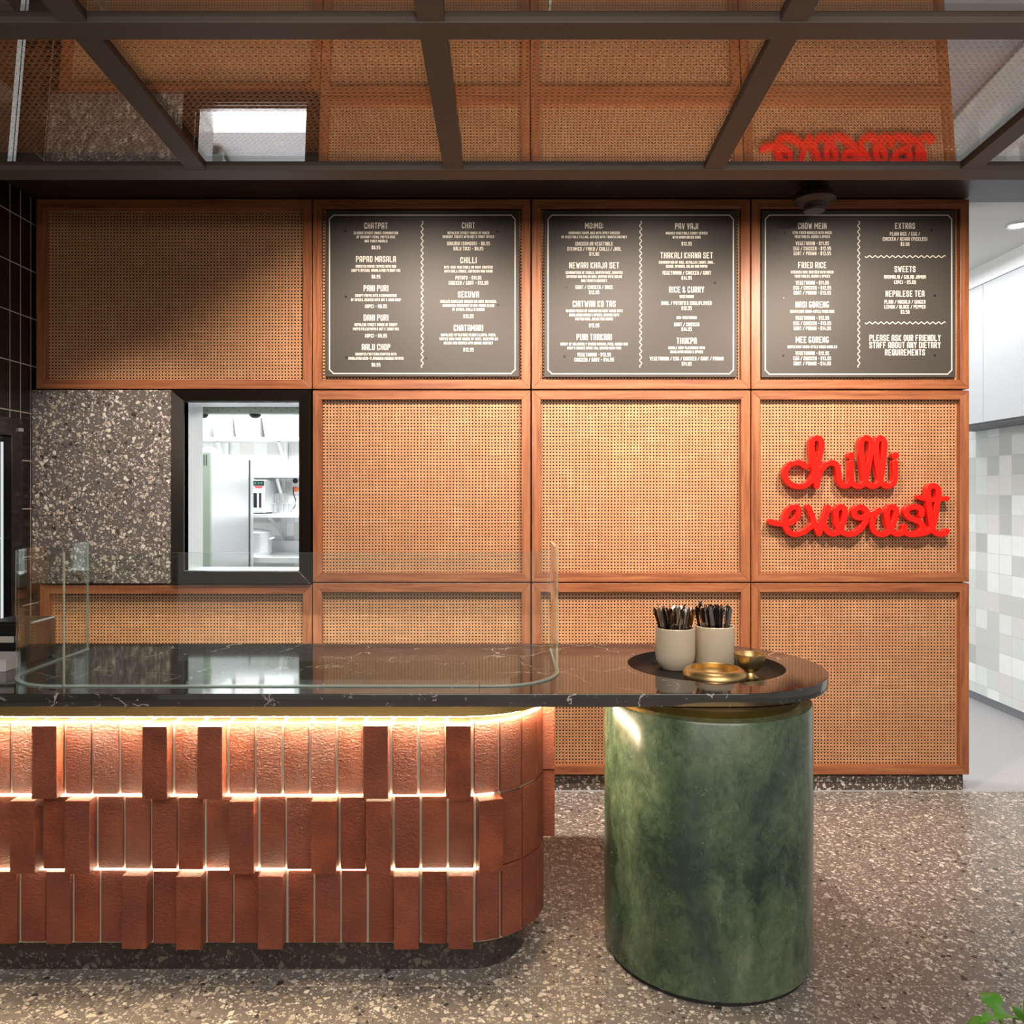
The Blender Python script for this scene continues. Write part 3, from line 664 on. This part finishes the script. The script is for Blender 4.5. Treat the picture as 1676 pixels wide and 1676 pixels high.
for x0, x1 in zip(cb, cb[1:]):
    for d0, d1 in ((1.037, 1.652), (1.709, 2.30)):
        a, b = x0+BWD/2-.012, x1-BWD/2+.012
        slopebox(a, b, d0-.015, d1+.02, .013, .021).build('glass_pane', M['cglass'], can)
        d0 *= KD; d1 *= KD
        cane_sheet('cane_sheet', [(a,d0,zc(d0,.050)),(b,d0,zc(d0,.050)),(b,d1,zc(d1,.050)),(a,d1,zc(d1,.050))],
                   [(a,d0,zc(d0,.052)),(b,d0,zc(d0,.052)),(b,d1,zc(d1,.052)),(a,d1,zc(d1,.052))],
                   [(a,d0),(b,d0),(b,d1),(a,d1)], can, M['cane_top'])
slopebox(-2.45, 2.88, 1.037, 2.30, .075, .085).build('top_board', M['backing'], can)

# ceiling dome on the soffit
c = P(1333, 325, 3.80)
d = empty('smoke_detector', (c.x, 3.80, 3.01), 'dark round ceiling detector hanging above the chow mein menu board', 'detector')
MB().lathe((c.x, 3.80, 3.01), [(.062, 0), (.066, -.03), (.090, -.052), (.099, -.066), (.099, -.086), (.080, -.098), (.06, -.108)], 40).build('base', M['soffit'], d, smooth=True)
MB().lathe((c.x, 3.80, 3.01), [(.052, -.108), (.047, -.120), (.052, -.126), (.048, -.137), (.02, -.140)], 40).build('sensor_head', M['soffit'], d, smooth=True)

# ------------------------------------------------------------------ counter
def path_off(off, s):
    """counter front: straight, then a quarter round, then back. s = arc length from the tangent point, off = outward"""
    cx, cy, r = -.14, 2.69, .25
    if s <= 0: return Vector((cx+s, cy-r-off, 0)), Vector((0, -1, 0)), Vector((1, 0, 0))
    L = r*PI/2
    if s < L:
        a = -PI/2+s/r; n = Vector((math.cos(a), math.sin(a), 0)); return Vector((cx, cy, 0))+n*(r+off), n, Vector((-n.y, n.x, 0))
    return Vector((cx+r+off, cy+(s-L), 0)), Vector((1, 0, 0)), Vector((0, 1, 0))
def band(o0, o1, z0, z1, s0=-2.09, s1=.42):
    ss = [s0, 0]+[.3927*i/14 for i in range(1, 15)]+[s1]
    ss = [q for q in ss if q <= s1+1e-6]
    m = MB(); a = [path_off(o1, s)[0] for s in ss]; b = [path_off(o0, s)[0] for s in ss]; n = len(ss); vs = []
    for p, q in zip(a, b): vs += [(p.x,p.y,z0),(p.x,p.y,z1),(q.x,q.y,z1),(q.x,q.y,z0)]
    fs = [[i*4+k, i*4+(k+1) % 4, (i+1)*4+(k+1) % 4, (i+1)*4+k] for i in range(n-1) for k in range(4)]
    fs += [[0,1,2,3], [(n-1)*4+3, (n-1)*4+2, (n-1)*4+1, (n-1)*4]]
    m.add(vs, fs); return m
ct = empty('service_counter', (-1.0, 2.8, 0), 'long service counter of stacked red bricks under a black marble top', 'counter')
band(-.14, -.06, 0, .118).build('plinth', M['plinth2'], ct, smooth=True)
band(-.12, -.007, .114, .798).build('mortar', M['mortar'], ct, smooth=True)
PIT = .0841; ZT, ZP = .800, .2289
pat = [{1,5,7,13,16,21,-3,-6}, {0,2,8,11,13,17,21,-4,-7}, {5,7,10,15,17,-2,-5}]
sofs = [-.0, .022, .042]
X18 = (18-835)/F*2.44+.14
m = MB()
for r in range(3):
    z1 = ZT-r*ZP; z0 = z1-ZP+.006
    PR = (.0841, .0834, .0829)[r]
    for k in range(-10, 27):
        s0 = X18+k*PR+(0, .018, .028)[r]-(PIT if r == 2 else 0)
        kk = k if r < 2 else k
        out = .041 if kk in pat[r] else random.choice((0, .001, .003, .006, .009))*(.4 if r == 0 else 1)
        g = .0035; jz = random.uniform(-.0015, .0015)
        def corner(s, off): return path_off(off, s)[0]
        sm = s0+PR/2; p, nn, tt = path_off(0, sm); hw = PR/2-g
        if s0 < -2.10 or s0 > .39+.34: continue
        f = [p+tt*-hw+nn*out, p+tt*hw+nn*out, p+tt*hw*.86-nn*.09, p-tt*hw*.86-nn*.09]
        m.hexa([(q.x, q.y, z0+jz) for q in f]+[(q.x, q.y, z1+jz) for q in f])
m.build('brick_cladding', M['brick'], ct, bevel=.0022)
band(-.06, .033, .827, .8605).build('brass_strip', M['brass'], ct, smooth=True)
band(.003, .012, .8195, .8265).build('light_strip', M['led'], ct)
for r in (1, 2):
    zj = ZT-r*ZP
    band(-.02, .005, zj+.0028, zj+.0046, s1=.09).build('light_strip', M['led2'], ct)
# stone top (stadium end with a round hole for the tray)
EX, EY, ER = .69, 2.80, .41
outer = [(-2.24, EY-ER)]+[(EX+ER*math.cos(-PI/2+PI*i/64), EY+ER*math.sin(-PI/2+PI*i/64)) for i in range(65)]+[(-2.24, EY+ER)]
hole = [(.695+.272*math.cos(-2*PI*i/96), 2.812+.272*math.sin(-2*PI*i/96)) for i in range(96)]
curve_prism('marble_top', [outer, hole], .860, .900, .0025).build('marble_top', M['marble'], ct, smooth=True)
MB().lathe((.695, 2.812, 0), [(.02, .862), (.24, .862), (.252, .866), (.262, .880), (.2715, .8995), (.2715, .858), (.02, .858)], 80).build('recessed_tray', M['tray'], ct, smooth=True)

# green column with its brass collar
col = empty('marble_pedestal', (.655, 2.64, 0), 'round green marble pedestal holding up the counter end', 'pedestal')
MB().lathe((.655, 2.64, 0), [(.330, .012), (.337, .020), (.337, .828), (.333, .834), (.20, .835)], 128).build('marble_drum', M['green'], col, smooth=True)
MB().lathe((.655, 2.64, 0), [(.325, 0), (.325, .014)], 96).build('base_ring', M['rubber'], col, smooth=True)
MB().lathe((.655, 2.648, 0), [(.296, .834), (.306, .8585), (.10, .859)], 96).build('brass_collar', M['brass3'], col, smooth=True)

# curved glass screen on the counter
gs = empty('glass_screen', (-.75, 2.78, .9), 'low curved clear glass screen standing on the marble counter', 'glass screen')
def gpath(k):
    L, R, Yf, Yb, r = -1.655, .165, 2.48, 3.08, .22
    if k == 'l': return [(L, Yb)]+[(L+r-r*math.cos(PI/2*i/20), Yf+r-r*math.sin(PI/2*i/20)) for i in range(21)]+[(-1.408, Yf)]
    if k == 'm': return [(-1.405, Yf), (-.098, Yf)]
    return [(-.095, Yf)]+[(R-r+r*math.sin(PI/2*i/20), Yf+r-r*math.cos(PI/2*i/20)) for i in range(21)]+[(R, Yb)]
def gwall(k, z0, z1, th, out=0, edges=True):
    pts = [Vector((a, b, 0)) for a, b in gpath(k)]; n = len(pts); m = MB(); vs = []
    for i, p in enumerate(pts):
        t_ = (pts[min(i+1, n-1)]-pts[max(i-1, 0)]).normalized(); nr = Vector((-t_.y, t_.x, 0))
        a, b = p-nr*out, p+nr*(th+out)
        vs += [(a.x,a.y,z0),(a.x,a.y,z1),(b.x,b.y,z1),(b.x,b.y,z0)]
    side = []; top = []
    for i in range(n-1):
        side += [[i*4, i*4+1, i*4+5, i*4+4], [i*4+2, i*4+3, i*4+7, i*4+6]]
        top += [[i*4+1, i*4+2, i*4+6, i*4+5], [i*4+3, i*4, i*4+4, i*4+7]]
    top += [[0,1,2,3], [(n-1)*4+3, (n-1)*4+2, (n-1)*4+1, (n-1)*4]]
    m.add(vs, side, mi=0)
    b = len(m.v)-len(vs)
    for f in top: m.f.append([b+i for i in f]); m.mi.append(1); m.uv.append(None)
    return m
for k in 'lmr':
    gwall(k, .902, 1.322, .008).build('glass_pane', [M['glass'], M['gedge']], gs, smooth=True)
    gwall(k, .9005, .9045, .008, .0025).build('silicone_bead', [M['gedge'], M['gedge']], gs, smooth=True)

# ------------------------------------------------------------------ things on the counter
TZ = .8625
def cup(cx, cy, label, taper):
    t = empty('cutlery_cup', (cx, cy, TZ), label, 'cup', 'white cutlery cups')
    if taper: pr = [(.02, 0), (.050, 0), (.053, .004), (.062, .014), (.070, .032), (.0725, .055), (.0725, .150), (.0705, .152), (.0685, .150), (.0685, .03), (.02, .02)]
    else: pr = [(.02, 0), (.064, 0), (.070, .006), (.0725, .018), (.0725, .150), (.0705, .152), (.0685, .150), (.0685, .02), (.02, .015)]
    MB().lathe((cx, cy, TZ), pr, 64).build('body', M['ceramic'], t, smooth=True); return t
cups = [(.612, 2.925, 'left'), (.768, 2.965, 'right')]
cup(.612, 2.925, 'white ceramic cup of cutlery with rounded foot, left of the pair', True)
cup(.768, 2.965, 'straight white ceramic cup of cutlery behind the brass bowl, right of the pair', False)
def handle(kind):
    m = MB(); L = .205; pts = []
    n = 14
    for i in range(n+1):
        t_ = i/n; z = t_*L
        w = .0045+.0075*max(0, (t_-.35)/.65)**1.3
        if t_ > .93: w *= math.sqrt(max(.08, 1-((t_-.93)/.075)**2))
        y = .012*(t_-.5)**2*4*(1 if kind else -1)*.6
        pts.append((w, y, z))
    vs = []
    for w_, y, z in pts:
        th = .0013
        vs += [(-w_, y-th*.5, z), (0, y-th*1.4, z), (w_, y-th*.5, z), (w_, y+th*.5, z), (0, y+th*1.2, z), (-w_, y+th*.5, z)]
    fs = [[i*6+k, i*6+(k+1) % 6, (i+1)*6+(k+1) % 6, (i+1)*6+k] for i in range(n) for k in range(6)]
    fs += [list(range(6))[::-1], [n*6+k for k in range(6)]]
    m.add(vs, fs); return m
protos = []
for ci, (cx, cy, side) in enumerate(cups):
    lab = 'metal cutlery handle standing in the %s white cup' % side; gp = 'cutlery in the %s cup' % side
    first = handle(ci).build('fork' if ci == 0 else 'spoon', M['cutlery'], smooth=True); tag(first, lab, 'cutlery', gp)
    for i in range(34):
        o = first if i == 0 else first.copy()
        if i: COL.objects.link(o)
        a = i*2.39996; rr = .058*math.sqrt((i+.5)/34)
        top = Vector((cx+math.cos(a)*(rr*1.30), cy+math.sin(a)*(rr*1.20), TZ+.205+random.uniform(-.022, .012)+(.02 if i % 17 == 5 else 0)))
        bot = Vector((cx+math.cos(a)*rr*.55, cy+math.sin(a)*rr*.55, 0)); bot.z = top.z-.2
        if bot.z < TZ+.021: top.z += TZ+.021-bot.z; bot.z = TZ+.021
        q = (top-bot).to_track_quat('Z', 'Y')
        o.rotation_euler = (q @ Matrix.Rotation(random.uniform(-1.0, 1.0), 3, 'Z').to_quaternion()).to_euler()
        o.location = bot
bw = MB().lathe((.692, 2.668, TZ), [(.02, 0), (.080, 0), (.096, .008), (.1065, .026), (.105, .040), (.096, .052), (.086, .0575), (.080, .058), (.0775, .055), (.081, .044), (.082, .030), (.074, .010), (.02, .006)], 72).build('brass_bowl', M['brass2'], origin=(.692, 2.668, TZ), smooth=True)
tag(bw, 'low wide brass bowl with turned in rim in the counter tray', 'bowl')
gb = MB().lathe((.838, 2.752, TZ), [(.01, 0), (.026, 0), (.027, .006), (.018, .014), (.016, .024), (.030, .034), (.044, .050), (.050, .070), (.0515, .088), (.049, .088), (.046, .070), (.038, .052), (.01, .040)], 64).build('brass_goblet', M['brass2'], origin=(.838, 2.752, TZ), smooth=True)
tag(gb, 'small footed brass goblet at the right side of the counter tray', 'goblet')
# receipt printer and small card box left of the glass
rp = empty('receipt_printer', (-1.78, 2.885, .9), 'black receipt printer on the counter left of the glass screen', 'printer')
MB().box((-1.875, 2.80, .904), (-1.705, 2.965, 1.052)).build('body', M['black'], rp, bevel=.012, seg=3)
MB().box((-1.86, 2.797, 1.005), (-1.72, 2.801, 1.009)).build('paper_slot', M['blackgl'], rp)
MB().box((-1.842, 2.798, .980), (-1.762, 2.802, 1.002)).build('sticker', M['label'], rp)
for fx in (-1.86, -1.72):
    for fy in (2.815, 2.95): MB().lathe((fx, fy, .9), [(.006, 0), (.006, .006)], 12).build('foot', M['rubber'], rp)
cbx = empty('card_box', (-1.77, 2.72, .9), 'small white box on the counter at the left edge, in front of the printer', 'box')
MB().box((-1.83, 2.69, .900), (-1.722, 2.76, .938)).build('body', M['tub'], cbx, bevel=.002)
MB().hexa([(-1.832,2.688,.938),(-1.72,2.688,.938),(-1.72,2.762,.938),(-1.832,2.762,.938),(-1.832,2.688,.942),(-1.72,2.688,.942),(-1.72,2.762,.956),(-1.832,2.762,.956)]).build('lid', M['tub'], cbx, bevel=.001)

# display fridge standing against the left wall, its door facing the counter
fg = empty('display_fridge', (-2.6, 3.38, 0), 'tall black framed glass door drinks fridge by the black tiled wall', 'fridge')
fy0, fy1, fX, fB, fz = 3.03, 3.718, -2.30, -2.98, 1.863
m = MB(); fd = fX-.045
m.box((fB, fy0, .04), (fd, fy0+.03, fz)); m.box((fB, fy1-.03, .04), (fd, fy1, fz)); m.box((fB, fy0+.03, fz-.09), (fd, fy1-.03, fz)); m.box((fB, fy0+.03, .04), (fd, fy1-.03, .14)); m.box((fB, fy0+.03, .14), (fB+.03, fy1-.03, fz-.09))
m.build('cabinet_body', M['black'], fg)
MB().box((fB+.031, fy0+.032, .142), (fB+.036, fy1-.032, fz-.092)).build('white_liner', M['skirt'], fg)
m = MB(); a = .078
m.box((fd+.003, fy0, .06), (fX, fy0+a, fz)); m.box((fd+.003, fy1-a, .06), (fX, fy1, fz)); m.box((fd+.003, fy0+a, .06), (fX, fy1-a, .13)); m.box((fd+.003, fy0+a, fz-.085), (fX, fy1-a, fz))
dr = m.build('door', M['blackgl'], fg, bevel=.003)
MB().box((fd+.010, fy0+a, .13), (fd+.018, fy1-a, fz-.085)).build('glass_pane', M['glass'], dr)
MB().box((fX, fy1-.03, fz-.06), (fX+.012, fy1-.012, fz-.045)).build('hinge', M['steel'], dr)
MB().box((fX, fy0+.02, .8), (fX+.03, fy0+.035, 1.3)).build('handle', M['black'], dr)
for z in (.5, .9, 1.3): MB().box((fB+.04, fy0+.032, z), (fd-.03, fy1-.032, z+.006)).build('shelf', M['steel'], fg)
for k, (yy, wd_) in enumerate(((fy1-.045, .014), (fy1-.085, .006))):
    MB().box((fd-.03, yy, .16), (fd-.012, yy+wd_, fz-.11)).build('light_strip', M['fled'], fg)
MB().box((fB+.05, fy0+.05, 0), (fd-.05, fy1-.05, .039)).build('base', M['rubber'], fg)

# ------------------------------------------------------------------ kitchen seen through the hatch
def shelf(name, x0, x1, y0, z, label, br):
    t = empty(name, ((x0+x1)/2, 8.0, z), label, 'shelf', 'steel kitchen shelves')
    MB().box((x0, y0, z-.035), (x1, 7.998, z)).build('board', M['steel'], t, bevel=.003)
    for bx in br:
        m = MB(); m.box((bx-.018, 7.975, z-.30), (bx+.018, 7.999, z-.036))
        m.tube([(bx, 7.97, z-.27), (bx, 7.86, z-.17), (bx, y0+.05, z-.04)], .016, 8)
        m.build('bracket', M['steel'], t)
    return t
shelf('wall_shelf', -3.35, -1.3, 7.68, 2.075, 'stainless wall shelf high in the kitchen carrying white tubs', (-2.87, -2.27))
shelf('wall_shelf', -2.75, -1.3, 7.68, 1.715, 'narrow stainless wall shelf above the microwave in the kitchen', (-2.29,))
shelf('wall_shelf', -3.0, -1.3, 7.45, 1.330, 'stainless wall shelf carrying the microwave and cups', (-2.29,))
def tub(px0, px1, py0, label, col2=None):
    Y = 7.80; a = P(px0, 712, Y).x; b = P(px1, 712, Y).x; h = (716-py0)/F*Y; z = 2.075
    t = empty('storage_tub', ((a+b)/2, Y, z), label, 'tub', 'tubs on the high kitchen shelf')
    k = .86; cx = (a+b)/2; hw = (b-a)/2; d = .12
    def ring(s, zz): return [(cx-hw*s, Y-d*s, zz), (cx+hw*s, Y-d*s, zz), (cx+hw*s, Y+d*s, zz), (cx-hw*s, Y+d*s, zz)]
    MB().prism(ring(k*.97, z), ring(.985, z+h*.9)).build('body', col2 or M['tub'], t, bevel=.008)
    MB().prism(ring(1.0, z+h*.9), ring(1.0, z+h)).build('lid', M['tub'], t, bevel=.004); return t
tub(322, 343, 684, 'white tub at the left end of the high kitchen shelf')
tub(354, 387, 683, 'white tub on the high kitchen shelf, left of the pinkish one')
tub(388.5, 432, 683, 'pinkish filled tub in the middle of the high kitchen shelf', M['tubpink'])
tub(434, 489, 679, 'widest white tub at the right of the high kitchen shelf')
# upright kitchen fridge
kf = empty('kitchen_fridge', (-2.67, 6.7, 0), 'tall stainless upright fridge seen through the serving hatch', 'fridge')
a = P(344, 740, 6.2); kx = a.x; kz = a.z
MB().box((kx-.62, 6.22, .09), (kx-.004, 7.18, kz)).build('cabinet', M['steel2'], kf, bevel=.004)
MB().box((kx-.004, 6.23, .12), (kx, 7.11, kz-.015)).build('side_panel', M['steel2'], kf)
fp = MB().box((kx-.62, 6.197, .09), (kx-.003, 6.219, kz)).build('front_panel', M['greenst'], kf)
m = MB()
for i in range(3): m.box((P(329+i*3.7, 0, 6.19).x, 6.1955, P(0, 762, 6.2).z), (P(331+i*3.7, 0, 6.19).x, 6.1975, P(0, 744, 6.2).z))
m.build('vent', M['rubber'], fp)
MB().box((kx-.03, 7.14, .1), (kx+.012, 7.21, kz-.02)).build('door_edge', M['steel'], kf)
MB().box((kx-.02, 7.126, .1), (kx+.006, 7.139, kz-.02)).build('door_seal', M['rubber'], kf)
for fx in (kx-.57, kx-.05):
    for fy in (6.3, 7.1): MB().lathe((fx, fy, 0), [(.025, 0), (.025, .09)], 14).build('foot', M['steel'], kf)
b = MB().lathe((P(343, 0, 6.6).x-.005, 6.6, kz), [(.095, 0), (.098, .004), (.085, .03), (.055, .055), (.01, .066)], 40).build('mixing_bowl', M['steel'], origin=(P(343, 0, 6.6).x, 6.6, kz), smooth=True)
tag(b, 'upturned steel bowl on top of the kitchen fridge', 'bowl')
# bench, pot, microwave, cups, power point
kb = empty('kitchen_bench', (-2.0, 7.65, 0), 'stainless steel kitchen bench with splashback below the wall shelves', 'bench')
MB().box((-3.2, 7.30, .88), (-1.0, 7.97, .935)).build('worktop', M['steel2'], kb, bevel=.004)
MB().box((-3.2, 7.972, .88), (-1.0, 7.998, 1.05)).build('splashback', M['steel'], kb)
MB().box((-3.15, 7.36, .40), (-1.05, 7.95, .43)).build('undershelf', M['steel'], kb)
for fx in (-3.1, -1.1):
    for fy in (7.38, 7.92): MB().box((fx-.02, fy-.02, 0), (fx+.02, fy+.02, .88)).build('leg', M['steel'], kb)
pc = P(415, 0, 7.60).x
pt = empty('stock_pot', (pc, 7.60, .935), 'large aluminium stock pot on the kitchen bench', 'pot')
MB().lathe((pc, 7.60, .935), [(.02, 0), (.165, 0), (.170, .006), (.170, .215), (.175, .218), (.172, .222), (.165, .218), (.02, .217)], 56).build('body', M['steel2'], pt, smooth=True)
MB().lathe((pc, 7.60, 1.157), [(.168, 0), (.150, .012), (.06, .028), (.02, .030)], 56).build('lid', M['steel2'], pt, smooth=True)
MB().tube([(pc+.165, 7.57, 1.09), (pc+.20, 7.58, 1.10), (pc+.20, 7.62, 1.10), (pc+.165, 7.63, 1.09)], .007).build('handle', M['steel'], pt, smooth=True)
mx1 = P(433, 0, 7.52).x
mw = empty('microwave_oven', (mx1-.24, 7.72, 1.33), 'grey commercial microwave on the kitchen shelf beside the cups', 'microwave')
MB().box((mx1-.48, 7.54, 1.342), (mx1, 7.90, 1.655)).build('case', M['steel2'], mw, bevel=.004)
MB().box((mx1-.47, 7.530, 1.36), (mx1-.01, 7.5395, 1.57)).build('door', M['tub'], mw)
MB().box((mx1-.40, 7.5275, 1.39), (mx1-.075, 7.5295, 1.53)).build('door_window', M['blackgl'], mw)
MB().box((mx1-.05, 7.505, 1.39), (mx1-.03, 7.5295, 1.53)).build('handle', M['black'], mw)
cp = MB().box((mx1-.47, 7.530, 1.600), (mx1-.01, 7.5395, 1.648)).build('control_panel', M['blackgl'], mw)
m = MB()
for i in range(4): m.box((mx1-.13+i*.03, 7.528, 1.614), (mx1-.113+i*.03, 7.5295, 1.634))
m.build('display', M['screen'], cp)
MB().box((mx1-.095, 7.5285, 1.578), (mx1-.03, 7.5395, 1.594)).build('badge', M['redp'], mw)
for fx in (mx1-.44, mx1-.04):
    for fy in (7.57, 7.87): MB().lathe((fx, fy, 1.33), [(.012, 0), (.012, .013)], 12).build('foot', M['rubber'], mw)
first = None
for lay in range(2):
    for i in range(4):
        for j in range(2):
            x = P(448+i*8.4+(lay*2 if lay else 0), 0, 7.6).x; y = 7.58+j*.08; z = 1.33+lay*.10
            if lay and i == 3: continue
            if first is None:
                first = MB().lathe((0, 0, 0), [(.012, 0), (.018, 0), (.023, .097), (.0215, .097), (.0165, .004), (.01, .004)], 20).build('plastic_cup', M['cup'], smooth=True)
                tag(first, 'clear plastic cup in the stacked pile beside the microwave', 'cup', 'clear cups on the kitchen shelf'); o = first
            else:
                o = first.copy(); COL.objects.link(o)
            o.location = (x, y, z)
pp = empty('power_switch', (P(484, 0, 7.98).x, 7.99, P(0, 790, 7.98).z), 'white wall power point with black dial and orange plug', 'power point')
def pbox(x0, x1, y0, y1, Y0, Y1): 
    a = P(x0, y1, Y0); b = P(x1, y0, Y0); return MB().box((a.x, Y0, a.z), (b.x, Y1, b.z))
pbox(477.5, 490, 779, 808, 7.965, 7.998).build('plate', M['tub'], pp, bevel=.004)
a = P(483, 787, 7.95); MB().lathe((a.x, 7.945, a.z), [(.024, 0), (.026, .006), (.026, .02)], 24, axis='y').build('dial', M['black'], pp, smooth=True)
a = P(484, 801, 7.95); MB().lathe((a.x, 7.925, a.z), [(.020, 0), (.028, .01), (.028, .04)], 20, axis='y').build('plug', M['orange'], pp, smooth=True)
MB().tube([P(480, 797, 7.92), P(480, 808, 7.90), P(484, 818, 7.88), P(483, 828, 7.86), P(476, 838, 7.85)], .006).build('cord', M['rubber'], pp, smooth=True)
# heat lamp bar just inside the hatch
gl = empty('heat_lamp_bar', (-1.36, 4.40, WZ(666)), 'pale green perforated heat lamp bar hung inside the hatch top', 'heat lamp')
z0, z1 = P(0, 677, 4.4).z, P(0, 665.5, 4.4).z
m = MB(); m.box((-2.0, 4.40, z0), (-.9, 4.47, z1)); m.build('housing', M['perf'], gl, bevel=.002)
m = MB()
for i in range(11):
    for r in range(2):
        p = P(331+i*17.3+r*8.6, 668+r*4.2, 4.4); m.lathe((p.x, 4.3985, p.z), [(.0028, 0), (.0028, .002)], 8, axis='y')
m.build('perforation', M['rubber'], gl)
for dx in (330.5, 417):
    p = P(dx, 676.5, 4.43); MB().lathe((p.x, 4.435, z0), [(.034, 0), (.031, -.010), (.02, -.020), (.008, -.023)], 32).build('lamp_shade', M['black'], gl, smooth=True)
m = MB(); [m.tube([(x, 4.435, z1-.002), (x, 4.435, 3.02)], .006) for x in (-1.98, -.92)]; m.build('hanger', M['steel'], gl)

# ------------------------------------------------------------------ plant at the lower right corner
px0, py0 = 1.17, 1.80
pl = empty('potted_plant', (px0, py0, 0), 'green leafy pot plant peeking in at the lower right corner', 'plant')
MB().lathe((px0, py0, 0), [(.02, 0), (.075, 0), (.095, .17), (.098, .175), (.088, .175), (.085, .155), (.02, .15)], 40).build('pot', M['pot'], pl, smooth=True)
MB().lathe((px0, py0, .150), [(.082, 0), (.06, .008), (.01, .012)], 32).build('soil', M['soil'], pl, smooth=True)
def leaf(base, tip, w, droop):
    base, tip = Vector(base), Vector(tip); d = tip-base; s = d.cross(Vector((0, 0, 1))).normalized(); u = s.cross(d).normalized()
    m = MB(); n = 12; vs = []
    for i in range(n+1):
        t_ = i/n; ww = w*math.sin(PI*t_**.8)**.8*(1-.2*t_) if 0 < t_ < 1 else .0008
        c = base+d*t_+u*(droop*math.sin(PI*t_))
        vs += [c-s*ww+u*ww*.25, c, c+s*ww+u*ww*.25, c+s*ww+u*(ww*.25-.0012), c-u*.0012, c-s*ww+u*(ww*.25-.0012)]
    fs = [[i*6+k, i*6+(k+1) % 6, (i+1)*6+(k+1) % 6, (i+1)*6+k] for i in range(n) for k in range(6)]
    fs += [list(range(6))[::-1], [n*6+k for k in range(6)]]
    m.add(vs, fs); return m
lv = [(P(1628,1668,1.75), .030), (P(1605,1674,1.72), .016), (P(1676,1660,1.80), .028)]
for i in range(9): 
    a = i*2.4; lv.append((Vector((px0+.12*math.cos(a), py0+.12*math.sin(a), .22+.012*i)), .03))
for i, (tp, wd) in enumerate(lv):
    root = Vector((px0, py0, .155)); mid = root.lerp(tp, .55)+Vector((0, 0, .05))
    if i < 3: mid = tp+Vector((.055, .02, -.012))
    MB().tube([root, root.lerp(mid, .5)+Vector((0, 0, .02)), mid], [.004, .0032, .0022], 8).build('stem', M['stem'], pl, smooth=True)
    leaf(mid, tp, wd, .012).build('leaf', M['leaf'], pl, smooth=True)
